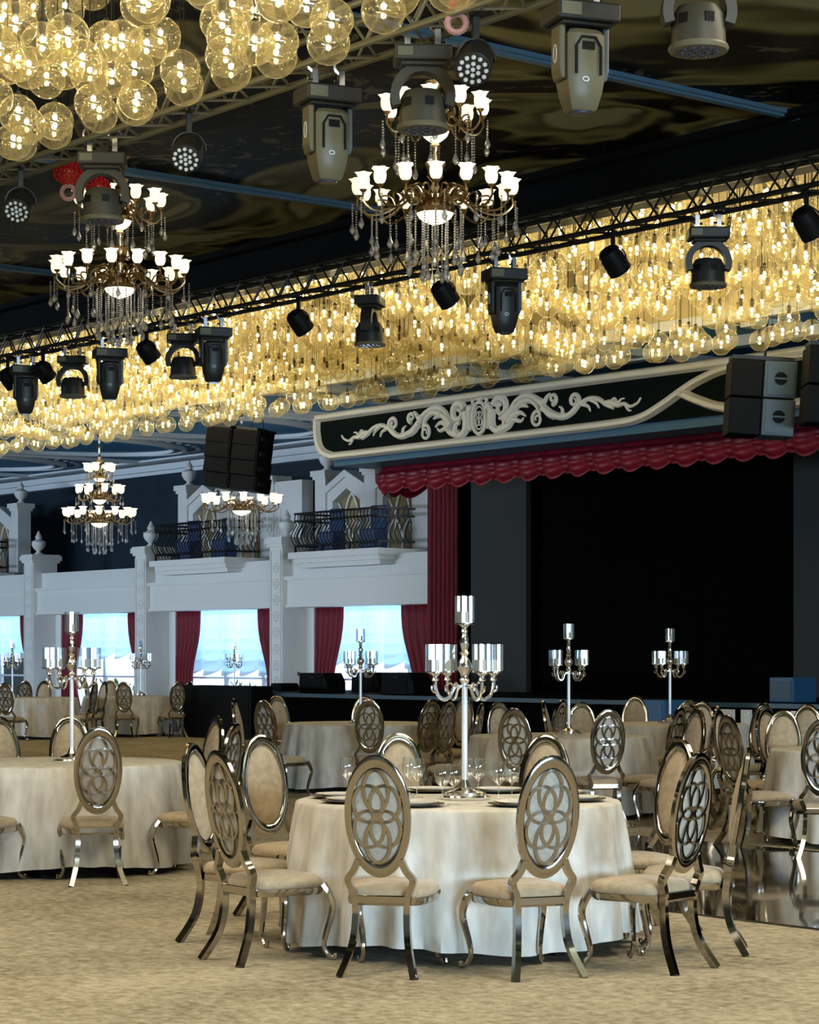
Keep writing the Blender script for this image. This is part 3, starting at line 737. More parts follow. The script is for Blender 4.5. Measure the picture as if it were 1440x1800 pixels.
def par(p, rz, tilt, label, m_='fixture', s=1.0):
    t = thing('par_light', label, 'stage light', p, rz, 'par cans on the trusses')
    MB().box(-.02, .02, -.16, .16, .13, .15).box(-.02, .02, -.02, .02, -.02, .13).build('hanger', m_, t, smooth=False)
    pts = [(.13 * math.cos(a), 0, -.14 + .13 * math.sin(a)) for a in [PI * i / 10 for i in range(11)]]
    MB().sweep(pts, rect(.006, .02), up=(0, 1, 0)).build('bracket', m_, t, smooth=False)
    c = MB().lathe([(.075, .12), (.10, .10), (.115, .02), (.12, -.14), (.112, -.145)], 18).build('can', m_, t, (0, 0, -.14), auto=35)
    c.rotation_euler = (tilt[0], tilt[1], 0)
    mb = MB()
    for q, k in ((.0, 1), (.04, 6), (.085, 12)):
        for i in range(k): mb.ball((q * math.cos(2 * PI * i / k), q * math.sin(2 * PI * i / k), -.145), .017, 6, 4)
    mb.build('lens_cells', 'white_molding', c)
    return t
NV, FVT = 9.5, 15.35
HZn = 5.44
def hang(px, v, dz=0.): return pv(px, v, HZn + dz)
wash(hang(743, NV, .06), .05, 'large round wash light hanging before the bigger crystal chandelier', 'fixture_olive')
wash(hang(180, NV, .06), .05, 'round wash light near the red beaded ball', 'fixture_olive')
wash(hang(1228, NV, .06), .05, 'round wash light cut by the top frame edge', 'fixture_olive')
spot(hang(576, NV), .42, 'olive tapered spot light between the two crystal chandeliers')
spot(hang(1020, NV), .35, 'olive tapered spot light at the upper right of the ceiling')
par(hang(332, NV, .02), .3, (-.75, .45), 'par can under the nearer truss left of the tapered spot')
par(hang(36, NV, .02), .3, (-.75, .45), 'par can at the left frame edge under the nearer truss')
par(hang(836, NV, .02), .3, (-.75, .5), 'par can with white lens cells right of the large wash light')
for px, kind, lab in ((887, 's', 'black spot light right of the bigger chandelier, on the farther truss'), (650, 'w', 'black wash light seen sideways against the clear globes'),
                      (1245, 'w', 'black ring-yoke wash light against the brightest globes'), (375, 's', 'black spot light right of the smaller chandelier'),
                      (322, 'w', 'black ring-yoke wash light below the smaller chandelier'), (193, 's', 'black spot light under the smaller chandelier crystals'),
                      (128, 'w', 'black ring-yoke wash light second from the left edge on the farther truss'), (45, 's', 'black spot light nearest the left edge on the farther truss')):
    if kind == 's': spot(hang(px, FVT), .3, lab, 'fixture')
    else:
        t = wash(hang(px, FVT, .0), (PI / 2 - .2) if px == 650 else .0, lab)
for px, lab in ((525, 'small dark par can left of the sideways wash light'), (780, 'dark par can under the bigger chandelier crystals'), (1078, 'dark par can between spot and ring-yoke wash light'), (1418, 'dark par can at the right frame edge'),
                (258, 'dark par can left of the ring-yoke wash light below the smaller chandelier'), (76, 'small dark par can between the two leftmost far lights'), (14, 'small dark par can at the left frame edge on the farther truss')):
    par(hang(px, FVT, .03), -.3, (.6, -.5), lab, 'black_paint')
# red beaded ornaments hanging by the nearer truss
def red_ball(p, r_, label):
    t = thing('red_beaded_ball', label, 'ornament', p, 0)
    mb = MB().ball((0, 0, 0), r_ * .85, 12, 8)
    for i in range(9):
        a = -PI / 2 + PI * (i + .5) / 9; k = max(4, int(16 * math.cos(a)))
        for j in range(k):
            b_ = 2 * PI * j / k; mb.ball((r_ * math.cos(a) * math.cos(b_), r_ * math.cos(a) * math.sin(b_), r_ * .8 * math.sin(a)), r_ * .13, 5, 4)
    mb.build('beads', 'red_bead', t)
    MB().tube([(.06 * math.cos(a), 0, -r_ - .05 + .06 * math.sin(a)) for a in [i * 2 * PI / 14 for i in range(14)]], .022, 6, up=(0, 1, 0), closed=True).build('ring', 'pink_ring', t)
    MB().tube([(0, 0, r_ * .6), (0, 0, ZC - p[2])], .004, 4).build('cord', 'socket', t)
red_ball(at(120, 20.0, zz(303, 20.0)), .125, 'red beaded ball hanging beside the round wash light')
red_ball(at(172, 21.0, zz(328, 21.0)), .11, 'red beaded ball seen through the yoke of the wash light')
red_ball(at(803, 14.6, zz(10, 14.6)), .06, 'small red beaded ball at the top frame edge')

# ================================================================== glass globes
GR = .14
def ico_bulb(mb, c, r_): mb.ball(c, r_, 6, 3, (1, 1, 1.2))
g_me = MB().ball((0, 0, 0), GR, 20, 12).mesh('globe', 'amber_glass', auto=180)
_b = MB(); ico_bulb(_b, (0, 0, .03), .019); b_me = _b.mesh('bulb', 'bulb', auto=180)
_b = MB(); ico_bulb(_b, (0, 0, .03), .019); b_off = _b.mesh('bulb', 'bulb_off', auto=180)
def cord_me(z): return MB().tube([(0, 0, .135), (0, 0, z)], .004, 4).lathe([(.018, .06), (.024, .09), (.024, .15), (.01, .165)], 8).mesh('cord', 'socket')
cords = {k: cord_me(.2 + .1 * k) for k in range(18)}
def proj(p): return 720 + F * p.x / p.y, HZ - F * (p.z - CAMH) / p.y
random.seed(11)
near, far = [], []
s_ = .34
for iu in range(0, 64):
    for iv in range(0, 20):
        u = 7 + iu * .29 + random.uniform(-.03, .03); v = 8.72 - iv * .20 + random.uniform(-.03, .03) - (.18 if iu % 2 else 0)
        z = 5.40 + (0.0 if iv == 0 else random.choice((.0, .12, .28, .45, .62, .8, .95)))
        if iv == 0: z += random.uniform(0, .1)
        p = RW(-u, v, z); x, y = proj(p)
        if -45 < x < 1480 and y > -45: near.append((p.y, p, False, 0))
for iu in range(0, 100):
    for iv in range(0, 18):
        u = 11.5 + iu * s_ + random.uniform(-.05, .05); v = 22.25 - iv * s_ * .92 + random.uniform(-.05, .05) - (.17 if iu % 2 else 0)
        if v < 16.95: continue
        z = 5.62 + random.choice((.0, .08, .2, .34, .5, .66)) + .015 * iv
        if iv == 0: z = 5.60 + random.uniform(0, .08)
        p = RW(-u, v, z); x, y = proj(p)
        off = (23.6 < u < 29.2 and v > 19.2 - .10 * (u - 24)) and random.random() < .85
        if -40 < x < 1480: far.append((p.y, p, off, 1))
far.sort(key=lambda q: q[0])
single = near + far[:max(0, 300 - len(near))]
for Y, p, off, f_ in single:
    lab = ('clear amber glass globe pendant in the far cluster, its bulb unlit' if off else 'amber glass globe pendant with lit bulb in the far ceiling cluster') if f_ else 'large amber glass globe pendant with lit bulb in the upper left cluster'
    t = thing('globe_pendant', lab, 'pendant lamp', p, 0, ('globes of the far cluster unlit' if off else 'globes of the far cluster') if f_ else 'globes of the near cluster')
    link('globe', g_me, t); link('bulb', b_off if off else b_me, t)
    top = (6.98 if f_ else ZC - .06) - p.z
    link('cord', cords[max(0, min(17, int((top - .2) / .1)))], t)
mb = MB()
for Y, p, off, f_ in far[max(0, 300 - len(near)):]:
    mb.cur = 0; mb.ball(p, GR, 12, 8)
    mb.cur = 2 if off else 1; ico_bulb(mb, (p.x, p.y, p.z + .03), .020)
    mb.cur = 3; mb.tube([(p.x, p.y, p.z + .07), (p.x, p.y, p.z + .16)], .022, 5); mb.tube([(p.x, p.y, p.z + .15), (p.x, p.y, 6.98)], .004, 3)
o = mb.build('globe_pendant_mass', ['amber_glass', 'bulb', 'bulb_off', 'socket'], None, auto=180)
tag(o, 'dense mass of amber glass globe pendants stretching away under the gold recess', 'pendant lamps', None, 'stuff')
print('globes', len(near), len(far))

# ================================================================== crystal chandeliers
def flower(mb, s=1.0):
    R = []
    for (r_, z, wv) in ((.018, 0, 0), (.038, .012, 0), (.050, .04, 0), (.052, .075, .03), (.046, .100, .07), (.058, .122, .15), (.066, .130, .2), (.050, .118, .12), (.036, .06, .05)):
        R.append([(s * r_ * (1 + wv * math.cos(5 * t)) * math.cos(t), s * r_ * (1 + wv * math.cos(5 * t)) * math.sin(t), s * z) for t in [2 * PI * j / 20 for j in range(20)]])
    return mb.rings(R)
def strand_me(ln, drop=.036):
    mb = MB(); k = max(3, int(ln / .022))
    for i in range(k): mb.ball((0, 0, -ln * i / k), .0095, 5, 4)
    mb.lathe([(.003, -ln + .01), (.012, -ln - drop * .4), (drop * .75, -ln - drop * 1.5), (drop * .6, -ln - drop * 2.1), (.004, -ln - drop * 2.7)], 6)
    return mb.mesh('crystal_strand', 'crystal', auto=25)
def chandelier(p, tiers, label, name, bowl_r, stem_top, center_strand, s=1.0):
    t = thing(name, label, 'chandelier', p)
    fl = flower(MB(), 1.05 * s).mesh('shade', 'shade_glass', auto=60)
    cup = MB().lathe([(.012, -.03), (.03, -.012), (.034, -.004), (.018, .0)], 10).mesh('cup', 'antique_gold')
    zb = tiers[0][1]
    prof = []
    z = zb - .22
    while z < stem_top:
        prof += [(.018, z), (.04, z + .05), (.025, z + .10), (.05, z + .16), (.02, z + .2)]; z += .24
    prof += [(.015, stem_top)]
    MB().lathe(prof, 12).build('stem', 'pale_gold', t)
    MB().lathe([(.09, stem_top), (.1, stem_top + .02), (.03, stem_top + .05)], 14).build('canopy', 'antique_gold', t)
    for ti, (R_, z0, k, ln, br) in enumerate(tiers):
        am = MB().tube(spline([(.05, 0, z0 - .10), (R_ * .35, 0, z0 - .02), (R_ * .6, 0, z0 - .14), (R_ * .85, 0, z0 - .17), (R_, 0, z0 - .1), (R_, 0, z0 - .03)], 5), .011, 5, up=(0, 1, 0))
        am.tube(spline([(.08, 0, z0 - .06), (R_ * .25, 0, z0 + .07), (R_ * .42, 0, z0 + .03), (R_ * .36, 0, z0 - .03), (R_ * .3, 0, z0 + .0)], 4), .010, 5, up=(0, 1, 0))
        am.tube(spline([(R_ * .55, 0, z0 - .13), (R_ * .62, 0, z0 - .05), (R_ * .75, 0, z0 - .05), (R_ * .74, 0, z0 - .11)], 4), .008, 5, up=(0, 1, 0))
        am = am.mesh('arm', 'antique_gold')
        st_ = strand_me(ln); st2 = strand_me(ln * .62, .034)
        for i in range(k):
            a = 2 * PI * i / k + ti * .2
            ca, sa = math.cos(a), math.sin(a)
            arm = link('arm', am, t, (0, 0, 0), a)
            link('cup', cup, arm, (R_, 0, z0 - .0)); link('shade', fl, arm, (R_, 0, z0 + .0))
            link('crystal_strand', st_, t, (R_ * .82 * ca, R_ * .82 * sa, z0 - .17))
            link('crystal_strand', st2, t, ((R_ + .05) * math.cos(a + .1), (R_ + .05) * math.sin(a + .1), z0 - .10))
        MB().lathe([(br, z0 - .16), (br * 1.15, z0 - .12), (br * .8, z0 - .06), (.03, z0 - .02)], 18).build('gallery', 'antique_gold', t)
        MB().lathe([(.01, z0 - .25 - bowl_r * .1), (br * .5, z0 - .235), (br * .85, z0 - .20), (br, z0 - .16)], 18).build('bowl', 'bowl_glass', t)
        MB().lathe([(.02, z0 + .10), (.07, z0 + .16), (.06, z0 + .20), (.09, z0 + .27), (.075, z0 + .265), (.03, z0 + .12)], 12).build('finial_cup', 'antique_gold', t)
        if ti == 0:
            cs = strand_me(center_strand); cs2 = strand_me(center_strand * .75)
            for i in range(16):
                a = 2 * PI * i / 16
                link('crystal_strand', cs if i % 2 else cs2, t, (br * 1.5 * math.cos(a), br * 1.5 * math.sin(a), z0 - .17))
            for i in range(8):
                a = 2 * PI * i / 8 + .2
                link('crystal_strand', cs, t, (br * .7 * math.cos(a), br * .7 * math.sin(a), z0 - .23))
    return t
lam = []
def lamp_in(p, e, col=(1, .82, .52), r_=.05):
    l = bpy.data.lights.new('chandelier_glow', 'POINT'); l.energy = e; l.color = col; l.shadow_soft_size = r_
    o = bpy.data.objects.new('chandelier_glow', l); C.objects.link(o); o.location = p
for px, lab in ((765, 'two-tier crystal chandelier behind the large round wash light'), (211, 'two-tier crystal chandelier beside the red beaded ball'), ):
    q = pv(px, 12.4)
    chandelier(q, [(.66, 5.44, 16, .26, .16), (.42, 6.14, 10, .24, .12)], lab, 'crystal_chandelier', .12, 6.63, .42)
    lamp_in((q.x, q.y, 5.62), 60); lamp_in((q.x, q.y, 6.3), 25)
for px, lab in ((175, 'three-tier crystal chandelier before the navy panel'), (425, 'three-tier crystal chandelier below the hanging line array')):
    q = pv(px, 27.5)
    chandelier(q, [(.78, 4.74, 13, .34, .20), (.50, 5.28, 9, .16, .16), (.30, 5.78, 6, .1, .13)], lab, 'tiered_chandelier', .12, 6.63, .55, 1.4)
    lamp_in((q.x, q.y, 4.95), 70); lamp_in((q.x, q.y, 5.5), 40)

# ================================================================== furniture
HT = .74
TABLES = []
def table(px, Y, r_, where, seedrot=0.):
    c = at(px, Y); TABLES.append((c, r_))
    t = thing('round_table', 'round banquet table with black legs under the cloth ' + where, 'table', c, seedrot)
    MB().lathe([(r_ - .03, HT - .03), (r_ - .03, HT - .006)], 32).build('tabletop', 'black_paint', t)
    lm = MB().box(-.025, .025, -.025, .025, 0, HT - .03).mesh('leg', 'black_paint', False)
    for k in range(4):
        a = PI / 4 + k * PI / 2; link('leg', lm, t, ((r_ - .14) * math.cos(a), (r_ - .14) * math.sin(a), 0))
    o = link('tablecloth', cloth_me, None, c, seedrot); o.scale = (r_ / .84, r_ / .84, 1)
    tag(o, 'pale damask cloth over the round table ' + where, 'tablecloth', 'damask tablecloths')
    return c
def make_cloth():
    n_ = 120; R = []
    random.seed(5)
    ph = [random.uniform(-.25, .25) for _ in range(n_)]
    def wave(t, b_):
        return (.5 + .5 * math.sin(19 * t + 1.3 * math.sin(3 * t) + .8 * math.sin(7 * t))) * .085 * b_ ** .6 + .02 * b_ + .018 * b_ * math.sin(7 * t + 1)
    R.append([(.02 * math.cos(2 * PI * j / n_), .02 * math.sin(2 * PI * j / n_), HT + .004) for j in range(n_)])
    R.append([(.5 * math.cos(2 * PI * j / n_), .5 * math.sin(2 * PI * j / n_), HT + .004) for j in range(n_)])
    for rad, z in ((.815, HT + .004), (.835, HT - .002), (.842, HT - .012)):
        R.append([(rad * math.cos(2 * PI * j / n_), rad * math.sin(2 * PI * j / n_), z) for j in range(n_)])
    for i in range(1, 9):
        b_ = i / 8
        R.append([((.842 + wave(2 * PI * j / n_, b_)) * math.cos(2 * PI * j / n_), (.842 + wave(2 * PI * j / n_, b_)) * math.sin(2 * PI * j / n_),
                   HT - .012 - b_ * (HT - .075) - (.02 * math.sin(4 * 2 * PI * j / n_) if b_ == 1 else 0)) for j in range(n_)])
    mb = MB().rings(R, caps=False)
    return mb.mesh('tablecloth', 'cloth', auto=60)
cloth_me = make_cloth()

def make_chair():
    t = thing('oval_back_chair', '', 'chair', (0, 0, 0), 0, 'silver oval-back banquet chairs')
    zc, y0, lean = .745, -.205, .17
    Yb = lambda z: y0 - lean * (z - .45)
    def ell(a_, b_, dy, a): z = zc + b_ * math.sin(a); return (a_ * math.cos(a), Yb(z) + dy, z)
    sec = ((.157, .287, -.010), (.157, .287, .010), (.148, .272, .017), (.128, .232, .014), (.122, .222, .004), (.122, .222, -.008), (.128, .232, -.015), (.148, .272, -.016))
    MB().rings([[ell(q[0], q[1], q[2], 2 * PI * i / 44) for q in sec] for i in range(44)], closed=True).build('back_frame', 'chrome', t, auto=50)
    def dome(a_, b_, dy, sgn):
        return lambda i, j: (a_ * (1 - j) * math.cos(2 * PI * i), Yb(zc + b_ * (1 - j) * math.sin(2 * PI * i)) + sgn * dy * math.sqrt(max(0, 1 - (1 - j) ** 2)), zc + b_ * (1 - j) * math.sin(2 * PI * i))
    MB().grid(dome(.124, .224, .038, 1), 28, 6, True).build('back_cushion', 'cream_velvet', t, auto=180)
    MB().grid(dome(.124, .224, .008, -1), 28, 4, True).build('back_panel', 'grey_velvet', t, auto=180)
    mb = MB(); P = rect(.0072, .004)
    for cx, cz, ha, hb in ((0, .55, .49, .44), (0, -.55, .49, .44), (.33, .27, .60, .39), (-.33, .27, .60, .39), (.33, -.27, .60, .39), (-.33, -.27, .60, .39)):
        pts = []
        for i in range(26):
            a = 2 * PI * i / 26
            z = zc + .218 * (cz + hb * math.sin(a))
            pts.append((.119 * (cx + ha * math.cos(a)), Yb(z) - .012, z))
        mb.sweep(pts, P, up=(0, 1, 0), closed=True)
    mb.build('lattice', 'chrome', t, auto=40)
    for s_ in (-1, 1):
        pth = spline([(s_ * .10, Yb(.55), .545), (s_ * .125, Yb(.50), .49), (s_ * .152, Yb(.45), .455), (s_ * .150, Yb(.42) + .005, .425), (s_ * .128, -.19, .37), (s_ * .122, -.185, .28), (s_ * .135, -.21, .14), (s_ * .178, -.285, .0)], 4)
        MB().sweep(pth, rect(.015, .017), up=(0, 1, 0)).build('leg', 'chrome', t, auto=35)
        pth = spline([(s_ * .185, .185, .37), (s_ * .205, .21, .32), (s_ * .212, .225, .25), (s_ * .19, .205, .14), (s_ * .182, .195, .07), (s_ * .195, .215, .025), (s_ * .212, .238, .012), (s_ * .214, .242, .035)], 4)
        k = len(pth)
        MB().tube(pth, [.024 - .012 * min(1, i / (k * .6)) for i in range(k)], 8, up=(1, 0, 0)).build('leg', 'chrome', t)
    MB().box(-.125, .125, -.205, -.175, .335, .375).build('seat_rail', 'chrome', t, smooth=False, bevel=.005)
    def seat_ring(k, z):
        P_ = []
        for i in range(28):
            a = 2 * PI * i / 28; c_, s2 = math.cos(a), math.sin(a)
            q = lambda w_: math.copysign(abs(w_) ** .55, w_)
            y = .02 + .205 * q(s2); wd = .185 + .035 * (y + .185) / .41
            P_.append((wd * q(c_) * k, .02 + (y - .02) * k, z))
        return P_
    MB().rings([seat_ring(.97, .325), seat_ring(.99, .335), seat_ring(.99, .36), seat_ring(.95, .362)]).build('seat_frame', 'chrome', t, auto=40)
    MB().rings([seat_ring(.95, .358), seat_ring(1.0, .375), seat_ring(.99, .395), seat_ring(.9, .415), seat_ring(.6, .428), seat_ring(.1, .432)]).build('seat', 'cream_velvet', t, auto=60)
    return t
chair0 = make_chair(); _used = [False]
def chair(px, Y, deg, label):
    """px, Y: image column and depth of the oval back; deg: facing, 0 = away from the camera, + turns left"""
    a = math.radians(deg); f = Vector((-math.sin(a), math.cos(a), 0))
    p = at(px, Y) + f * .25
    for c, r_ in TABLES:
        d = p - c
        if d.length < r_ + .24: p = c + d.normalized() * (r_ + .24)
    if not _used[0]:
        _used[0] = True; chair0.location = p; chair0.rotation_euler = (0, 0, a); chair0['label'] = label; return chair0
    return dup(chair0, p, a, label)
def ring_chair(c, r_, ang, label, twist=0.):
    a = math.radians(ang); p = c + Vector((r_ * math.cos(a), r_ * math.sin(a), 0)); rz = a + PI / 2 + twist
    return dup(chair0, p, rz, label)

# nearest table
T1 = table(805, 11.78, .84, 'in the foreground')
for px, Y, d, lab in (
    (665, 10.50, -13, 'silver oval chair, back to the viewer, at the front left of the foreground table'),
    (962, 10.46, 23, 'silver oval chair, back to the viewer, at the front right of the foreground table'),
    (398, 11.00, -54, 'oval chair with dark lattice back, leftmost front seat of the foreground table'),
    (352, 11.95, -112, 'oval chair turned with cream cushion edge, farthest left at the foreground table'),
    (466, 13.10, -143, 'oval chair showing its full cream back cushion, left of the foreground table'),
    (703, 13.45, -168, 'oval chair with bright chrome top behind the front left chair of the foreground table'),
    (957, 13.30, 160, 'oval chair with chrome top peeking behind the front right chair'),
    (1166, 12.35, 122, 'oval chair with upright cream cushion at the right of the foreground table'),
    (1213, 10.72, 50, 'oval chair with pale bluish lattice back at the right of the foreground table'),
    (1298, 11.42, 83, 'oval chair seen exactly edge-on, rightmost at the foreground table')):
    chair(px, Y, d, lab)
# left table
T2 = table(108, 16.0, .85, 'at the left frame edge', .7)
for px, Y, d, lab in (
    (172, 14.72, 14, 'oval chair with brown lattice back in front of the left table'),
    (-62, 14.75, -14, 'oval chair cut off by the left frame edge at the left table'),
    (352, 15.55, 72, 'oval chair at the right of the left table, mostly behind the foreground chairs'),
    (372, 17.25, 120, 'oval chair with brownish rim behind the leftmost foreground chairs'),
    (122, 17.6, -178, 'oval chair with cream cushion behind the left candelabra'),
    (4, 17.2, -140, 'oval chair with cream edge at the left frame edge behind the left table')):
    chair(px, Y, d, lab)
# middle table before the stage
T3 = table(634, 25.4, .86, 'in the middle before the stage', 1.9)
for px, Y, d, lab in (
    (649, 24.1, -4, 'oval lattice-back chair in front of the middle table'),
    (420, 24.6, -100, 'slim edge-on oval chair left of the middle table'),
    (468, 24.0, -40, 'oval lattice-back chair at the left of the middle table'),
    (511, 26.2, -150, 'oval chair with cream cushion at the far left of the middle table'),
    (640, 26.7, 178, 'oval chair hidden behind the front chair of the middle table'),
    (752, 24.3, 38, 'left of two overlapping lattice-back chairs right of the middle table'),
    (783, 24.0, 52, 'right of two overlapping lattice-back chairs right of the middle table'),
    (795, 26.0, 140, 'oval chair with pale rim behind the pair of lattice chairs')):
    chair(px, Y, d, lab)
# table right of the middle
T4 = table(987, 21.4, .86, 'behind the front right chair', .3)
for px, Y, d, lab in (
    (906, 20.1, -20, 'oval chair with dark lattice before the table right of the tall candelabra'),
    (1068, 19.75, 12, 'oval lattice-back chair standing before the right rear table'),
    (1084, 21.3, 30, 'oval chair half hidden behind the lattice chair of the right rear table'),
    (838, 22.2, 78, 'slim oval chair edge-on beside the tall candelabra pole'),
    (884, 22.6, -150, 'oval chair with pale rim behind the dark lattice chair'),
    (964, 23.6, -100, 'slim edge-on oval chair left of the right rear candelabra'),
    (981, 24.0, 60, 'narrow lattice-back oval chair next to the right rear candelabra'),
    (1022, 22.9, 175, 'oval chair with cream cushion right of the right rear candelabra'),
    (1143, 21.6, 150, 'oval chair with plain cream cushion at the right of the right rear table')):
    chair(px, Y, d, lab)
# far right table and the crowd of chairs around it
T8 = table(1178, 25.2, .86, 'by the blue box', 1.1)
T5 = table(1545, 18.2, .86, 'at the right frame edge', .5)
for px, Y, d, lab in (
    (1116, 26.6, 170, 'oval chair with cream cushion before the blue box'),
    (1187, 20.2, 55, 'oval chair with grey lattice behind the upright cream cushion chair'),
    (1206, 24.0, 20, 'oval chair with brown top left of the crowd of chairs'),
    (1218, 19.8, 120, 'oval chair with narrow tan cushion in the crowd of chairs at right'),
    (1232, 23.3, 160, 'oval chair with tall chrome crown in the crowd of chairs at right'),
    (1252, 21.0, 80, 'edge-on silver oval chair in the crowd of chairs at right'),
    (1271, 19.6, -125, 'oval chair with bright white rim in the crowd of chairs at right'),
    (1297, 17.7, -62, 'oval chair with golden lattice beside the right edge table'),
    (1338, 22.6, 128, 'oval chair with cream side before the blue-grey stage speaker'),
    (1352, 20.2, -140, 'oval chair with thick chrome rim left of the broad cream cushion'),
    (1377, 19.5, 168, 'oval chair with broad cream cushion at the right edge table'),
    (1418, 21.8, 158, 'oval chair with pale cushion nearest the right frame edge'),
    (1446, 16.6, -8, 'oval chair with dark lattice cut by the right frame edge')):
    chair(px, Y, d, lab)
# far tables near the windows
T6 = table(52, 41.5, .86, 'by the leftmost window', .2)
T7 = table(228, 43.0, .86, 'by the far window columns', 1.4)
T9 = table(412, 47.0, .86, 'behind the black equipment case', .4)
for px, Y, d, lab in (
    (10, 39.8, -12, 'small oval lattice chair at the left edge by the leftmost window'),
    (43, 43.8, 20, 'small oval lattice chair behind the leftmost far table'),
    (77, 43.0, 172, 'small oval chair with cream back at the leftmost far table'),
    (118, 41.2, 75, 'small oval chair edge-on between the two far tables'),
    (136, 41.8, 125, 'small oval chair with cream edge between the two far tables'),
    (172, 43.6, -95, 'small slim oval chair at the left of the far window table'),
    (194, 44.6, -178, 'small oval chair with lilac-grey back beyond the far window table'),
    (218, 41.6, 0, 'small oval lattice chair in front of the far window table'),
    (288, 42.6, 62, 'small oval chair left of the last lattice chair before the equipment case'),
    (312, 41.8, 25, 'small oval lattice chair next to the black equipment case')):
    chair(px, Y, d, lab)

# candelabra
def make_candelabra():
    t = thing('candelabra', '', 'candelabra', (0, 0, 0), 0, 'silver candelabra on the tables')
    MB().lathe([(.13, 0), (.135, .012), (.11, .02), (.11, .035), (.06, .045), (.03, .06), (.016, .10)], 24).build('base', 'silver', t)
    MB().lathe([(.0155, .09), (.0155, .63)], 12).build('pole', 'pole_enamel', t)
    MB().lathe([(.02, .60), (.028, .615), (.02, .63), (.022, .645), (.040, .675), (.042, .695), (.022, .725), (.016, .74), (.026, .755), (.016, .77), (.024, .80), (.026, .82), (.013, .85), (.018, .865), (.013, .88)], 16).build('column', 'silver', t)
    cup = MB().lathe([(.012, -.045), (.02, -.04), (.012, -.02), (.03, -.004), (.054, 0), (.054, .006), (.0, .006)], 16)
    cup = cup.mesh('cup', 'silver'); gl = MB().rings([[((.052 if j % 2 else .047) * math.cos(2 * PI * j / 24), (.052 if j % 2 else .047) * math.sin(2 * PI * j / 24), z) for j in range(24)] for z in (.006, .145)], caps=False).mesh('glass', 'ribbed_glass', auto=5)
    cd = MB().lathe([(.020, .006), (.020, .062), (.016, .066), (.002, .066)], 12).mesh('candle', 'candle')
    def holder(parent, p, rz=0.):
        c = link('cup', cup, parent, p); link('glass', gl, parent, p, rz); link('candle', cd, parent, p)
    ar = MB().tube(spline([(.02, 0, .585), (.06, 0, .575), (.085, 0, .53), (.115, 0, .515), (.15, 0, .535), (.168, 0, .585), (.168, 0, .615)], 4), [.010] * 25, 6, up=(0, 1, 0))
    ar.tube(spline([(.06, 0, .57), (.08, 0, .60), (.105, 0, .585), (.1, 0, .56)], 3), .006, 5, up=(0, 1, 0)).tube(spline([(.16, 0, .55), (.184, 0, .56), (.190, 0, .585)], 3), .006, 5, up=(0, 1, 0))
    am = ar.mesh('arm', 'silver')
    for k in range(4):
        a = math.radians(13 + 90 * k + (0 if k % 2 == 0 else 6))
        o = link('arm', am, t, (0, 0, 0), a); holder(o, (.168, 0, .655))
    holder(t, (0, 0, .905), .33)
    return t
can0 = make_candelabra()
cands = ((T1 + Vector((.035, 0, 0)), 12, 'tall silver candelabra on the foreground table'), (T2 + Vector((.08, -.05, 0)), 20, 'silver candelabra on the left table against the bright window'),
         (T3, 40, 'silver candelabra on the middle table before the blue festoon blind'), (at(1000, 21.6), 33, 'silver candelabra on the right rear table against the black screen'),
         (at(1178, 25.2), 38, 'silver candelabra farthest right against the black screen'), (at(248, 43.2), 15, 'dark silver candelabra on the far table by the column'),
         (at(22, 41.5), 25, 'dark silver candelabra at the left frame edge'), (T9, 20, 'dark silver candelabra in front of the bright second window'))
for i, (p, d, lab) in enumerate(cands):
    q = Vector((p.x, p.y, HT + .006))
    if i == 0: can0.location = q; can0.rotation_euler = (0, 0, math.radians(d)); can0['label'] = lab
    else: dup(can0, q, math.radians(d), lab)

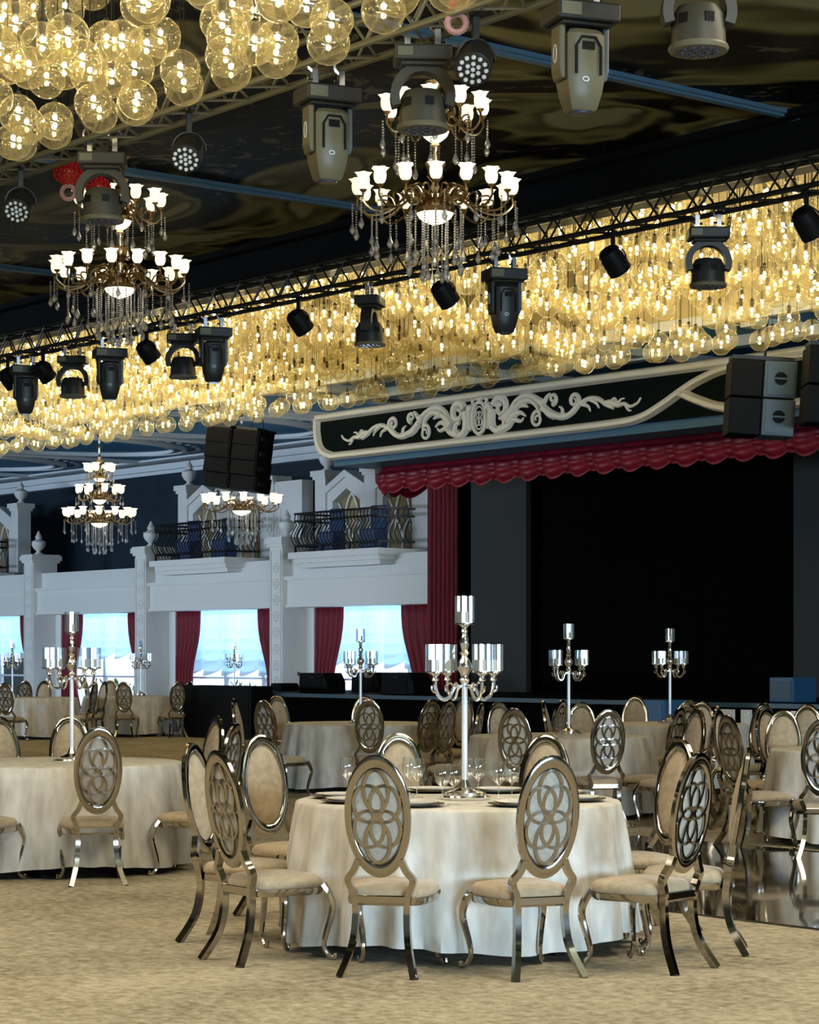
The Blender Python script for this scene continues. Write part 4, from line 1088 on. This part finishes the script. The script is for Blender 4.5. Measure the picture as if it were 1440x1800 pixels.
# place settings on the foreground table
wg = MB().lathe([(.002, .0), (.034, .002), (.030, .005), (.006, .010), (.004, .02), (.004, .085), (.012, .095), (.030, .115), (.040, .145), (.041, .165), (.034, .205)], 20)
wg.f.pop(); wg.mi.pop()
wg = wg.mesh('wine_glass', 'clear_glass', auto=180)
def glass(px, Y, label):
    o = link('wine_glass', wg, None, at(px, Y, HT + .005)); tag(o, label, 'wine glass', 'wine glasses on the foreground table')
for px, Y, lab in ((778, 11.25, 'wine glass left of the candelabra pole, front one of the pair'), (798, 11.32, 'wine glass touching the left of the candelabra pole'),
                   (822, 11.95, 'wine glass right beside the candelabra pole'), (841, 11.9, 'wine glass second to the right of the candelabra pole'),
                   (877, 11.5, 'wine glass standing alone right of the candelabra'), (900, 11.6, 'wine glass beside the front right chair back'),
                   (733, 11.9, 'wine glass just right of the front left chair back'), (720, 12.1, 'wine glass half hidden by the front left chair back'),
                   (611, 12.0, 'wine glass left of the front left chair back')):
    glass(px, Y, lab)
ch_me = MB().lathe([(.001, .0), (.10, .0), (.155, .012), (.157, .015), (.10, .006), (.001, .006)], 32).mesh('charger', 'charger')
pl_me = MB().lathe([(.001, .007), (.08, .007), (.125, .022), (.127, .025), (.08, .012), (.001, .012)], 32).mesh('plate', 'plate_white')
for k, (d, lab) in enumerate(((-112, 'white dinner plate on dark charger before the front left chair'), (-62, 'white dinner plate on dark charger before the front right chair'),
        (-152, 'dinner plate on charger at the left table rim'), (172, 'dinner plate on charger before the leftmost foreground chair'), (135, 'dinner plate on charger before the full cream cushion'),
        (103, 'dinner plate on charger at the far rim left of the candelabra'), (68, 'dinner plate on charger at the far rim right of the candelabra'), (28, 'dinner plate on charger before the upright cream cushion'), (-15, 'dinner plate on charger before the pale lattice chair'))):
    a = math.radians(d)
    t = thing('place_setting', lab, 'plate', (T1.x + .62 * math.cos(a), T1.y + .62 * math.sin(a), HT + .006), 0, 'plates on the foreground table')
    link('charger', ch_me, t); link('plate', pl_me, t)
o = MB().box(-.006, .006, -.03, .03, -.045, .045).build('wall_switch', 'switch', None, RW(-42.1, V0) + RW(.251, .45, 1.1), ROT, False)
tag(o, 'small dark switch on the column beside the red curtain', 'switch')
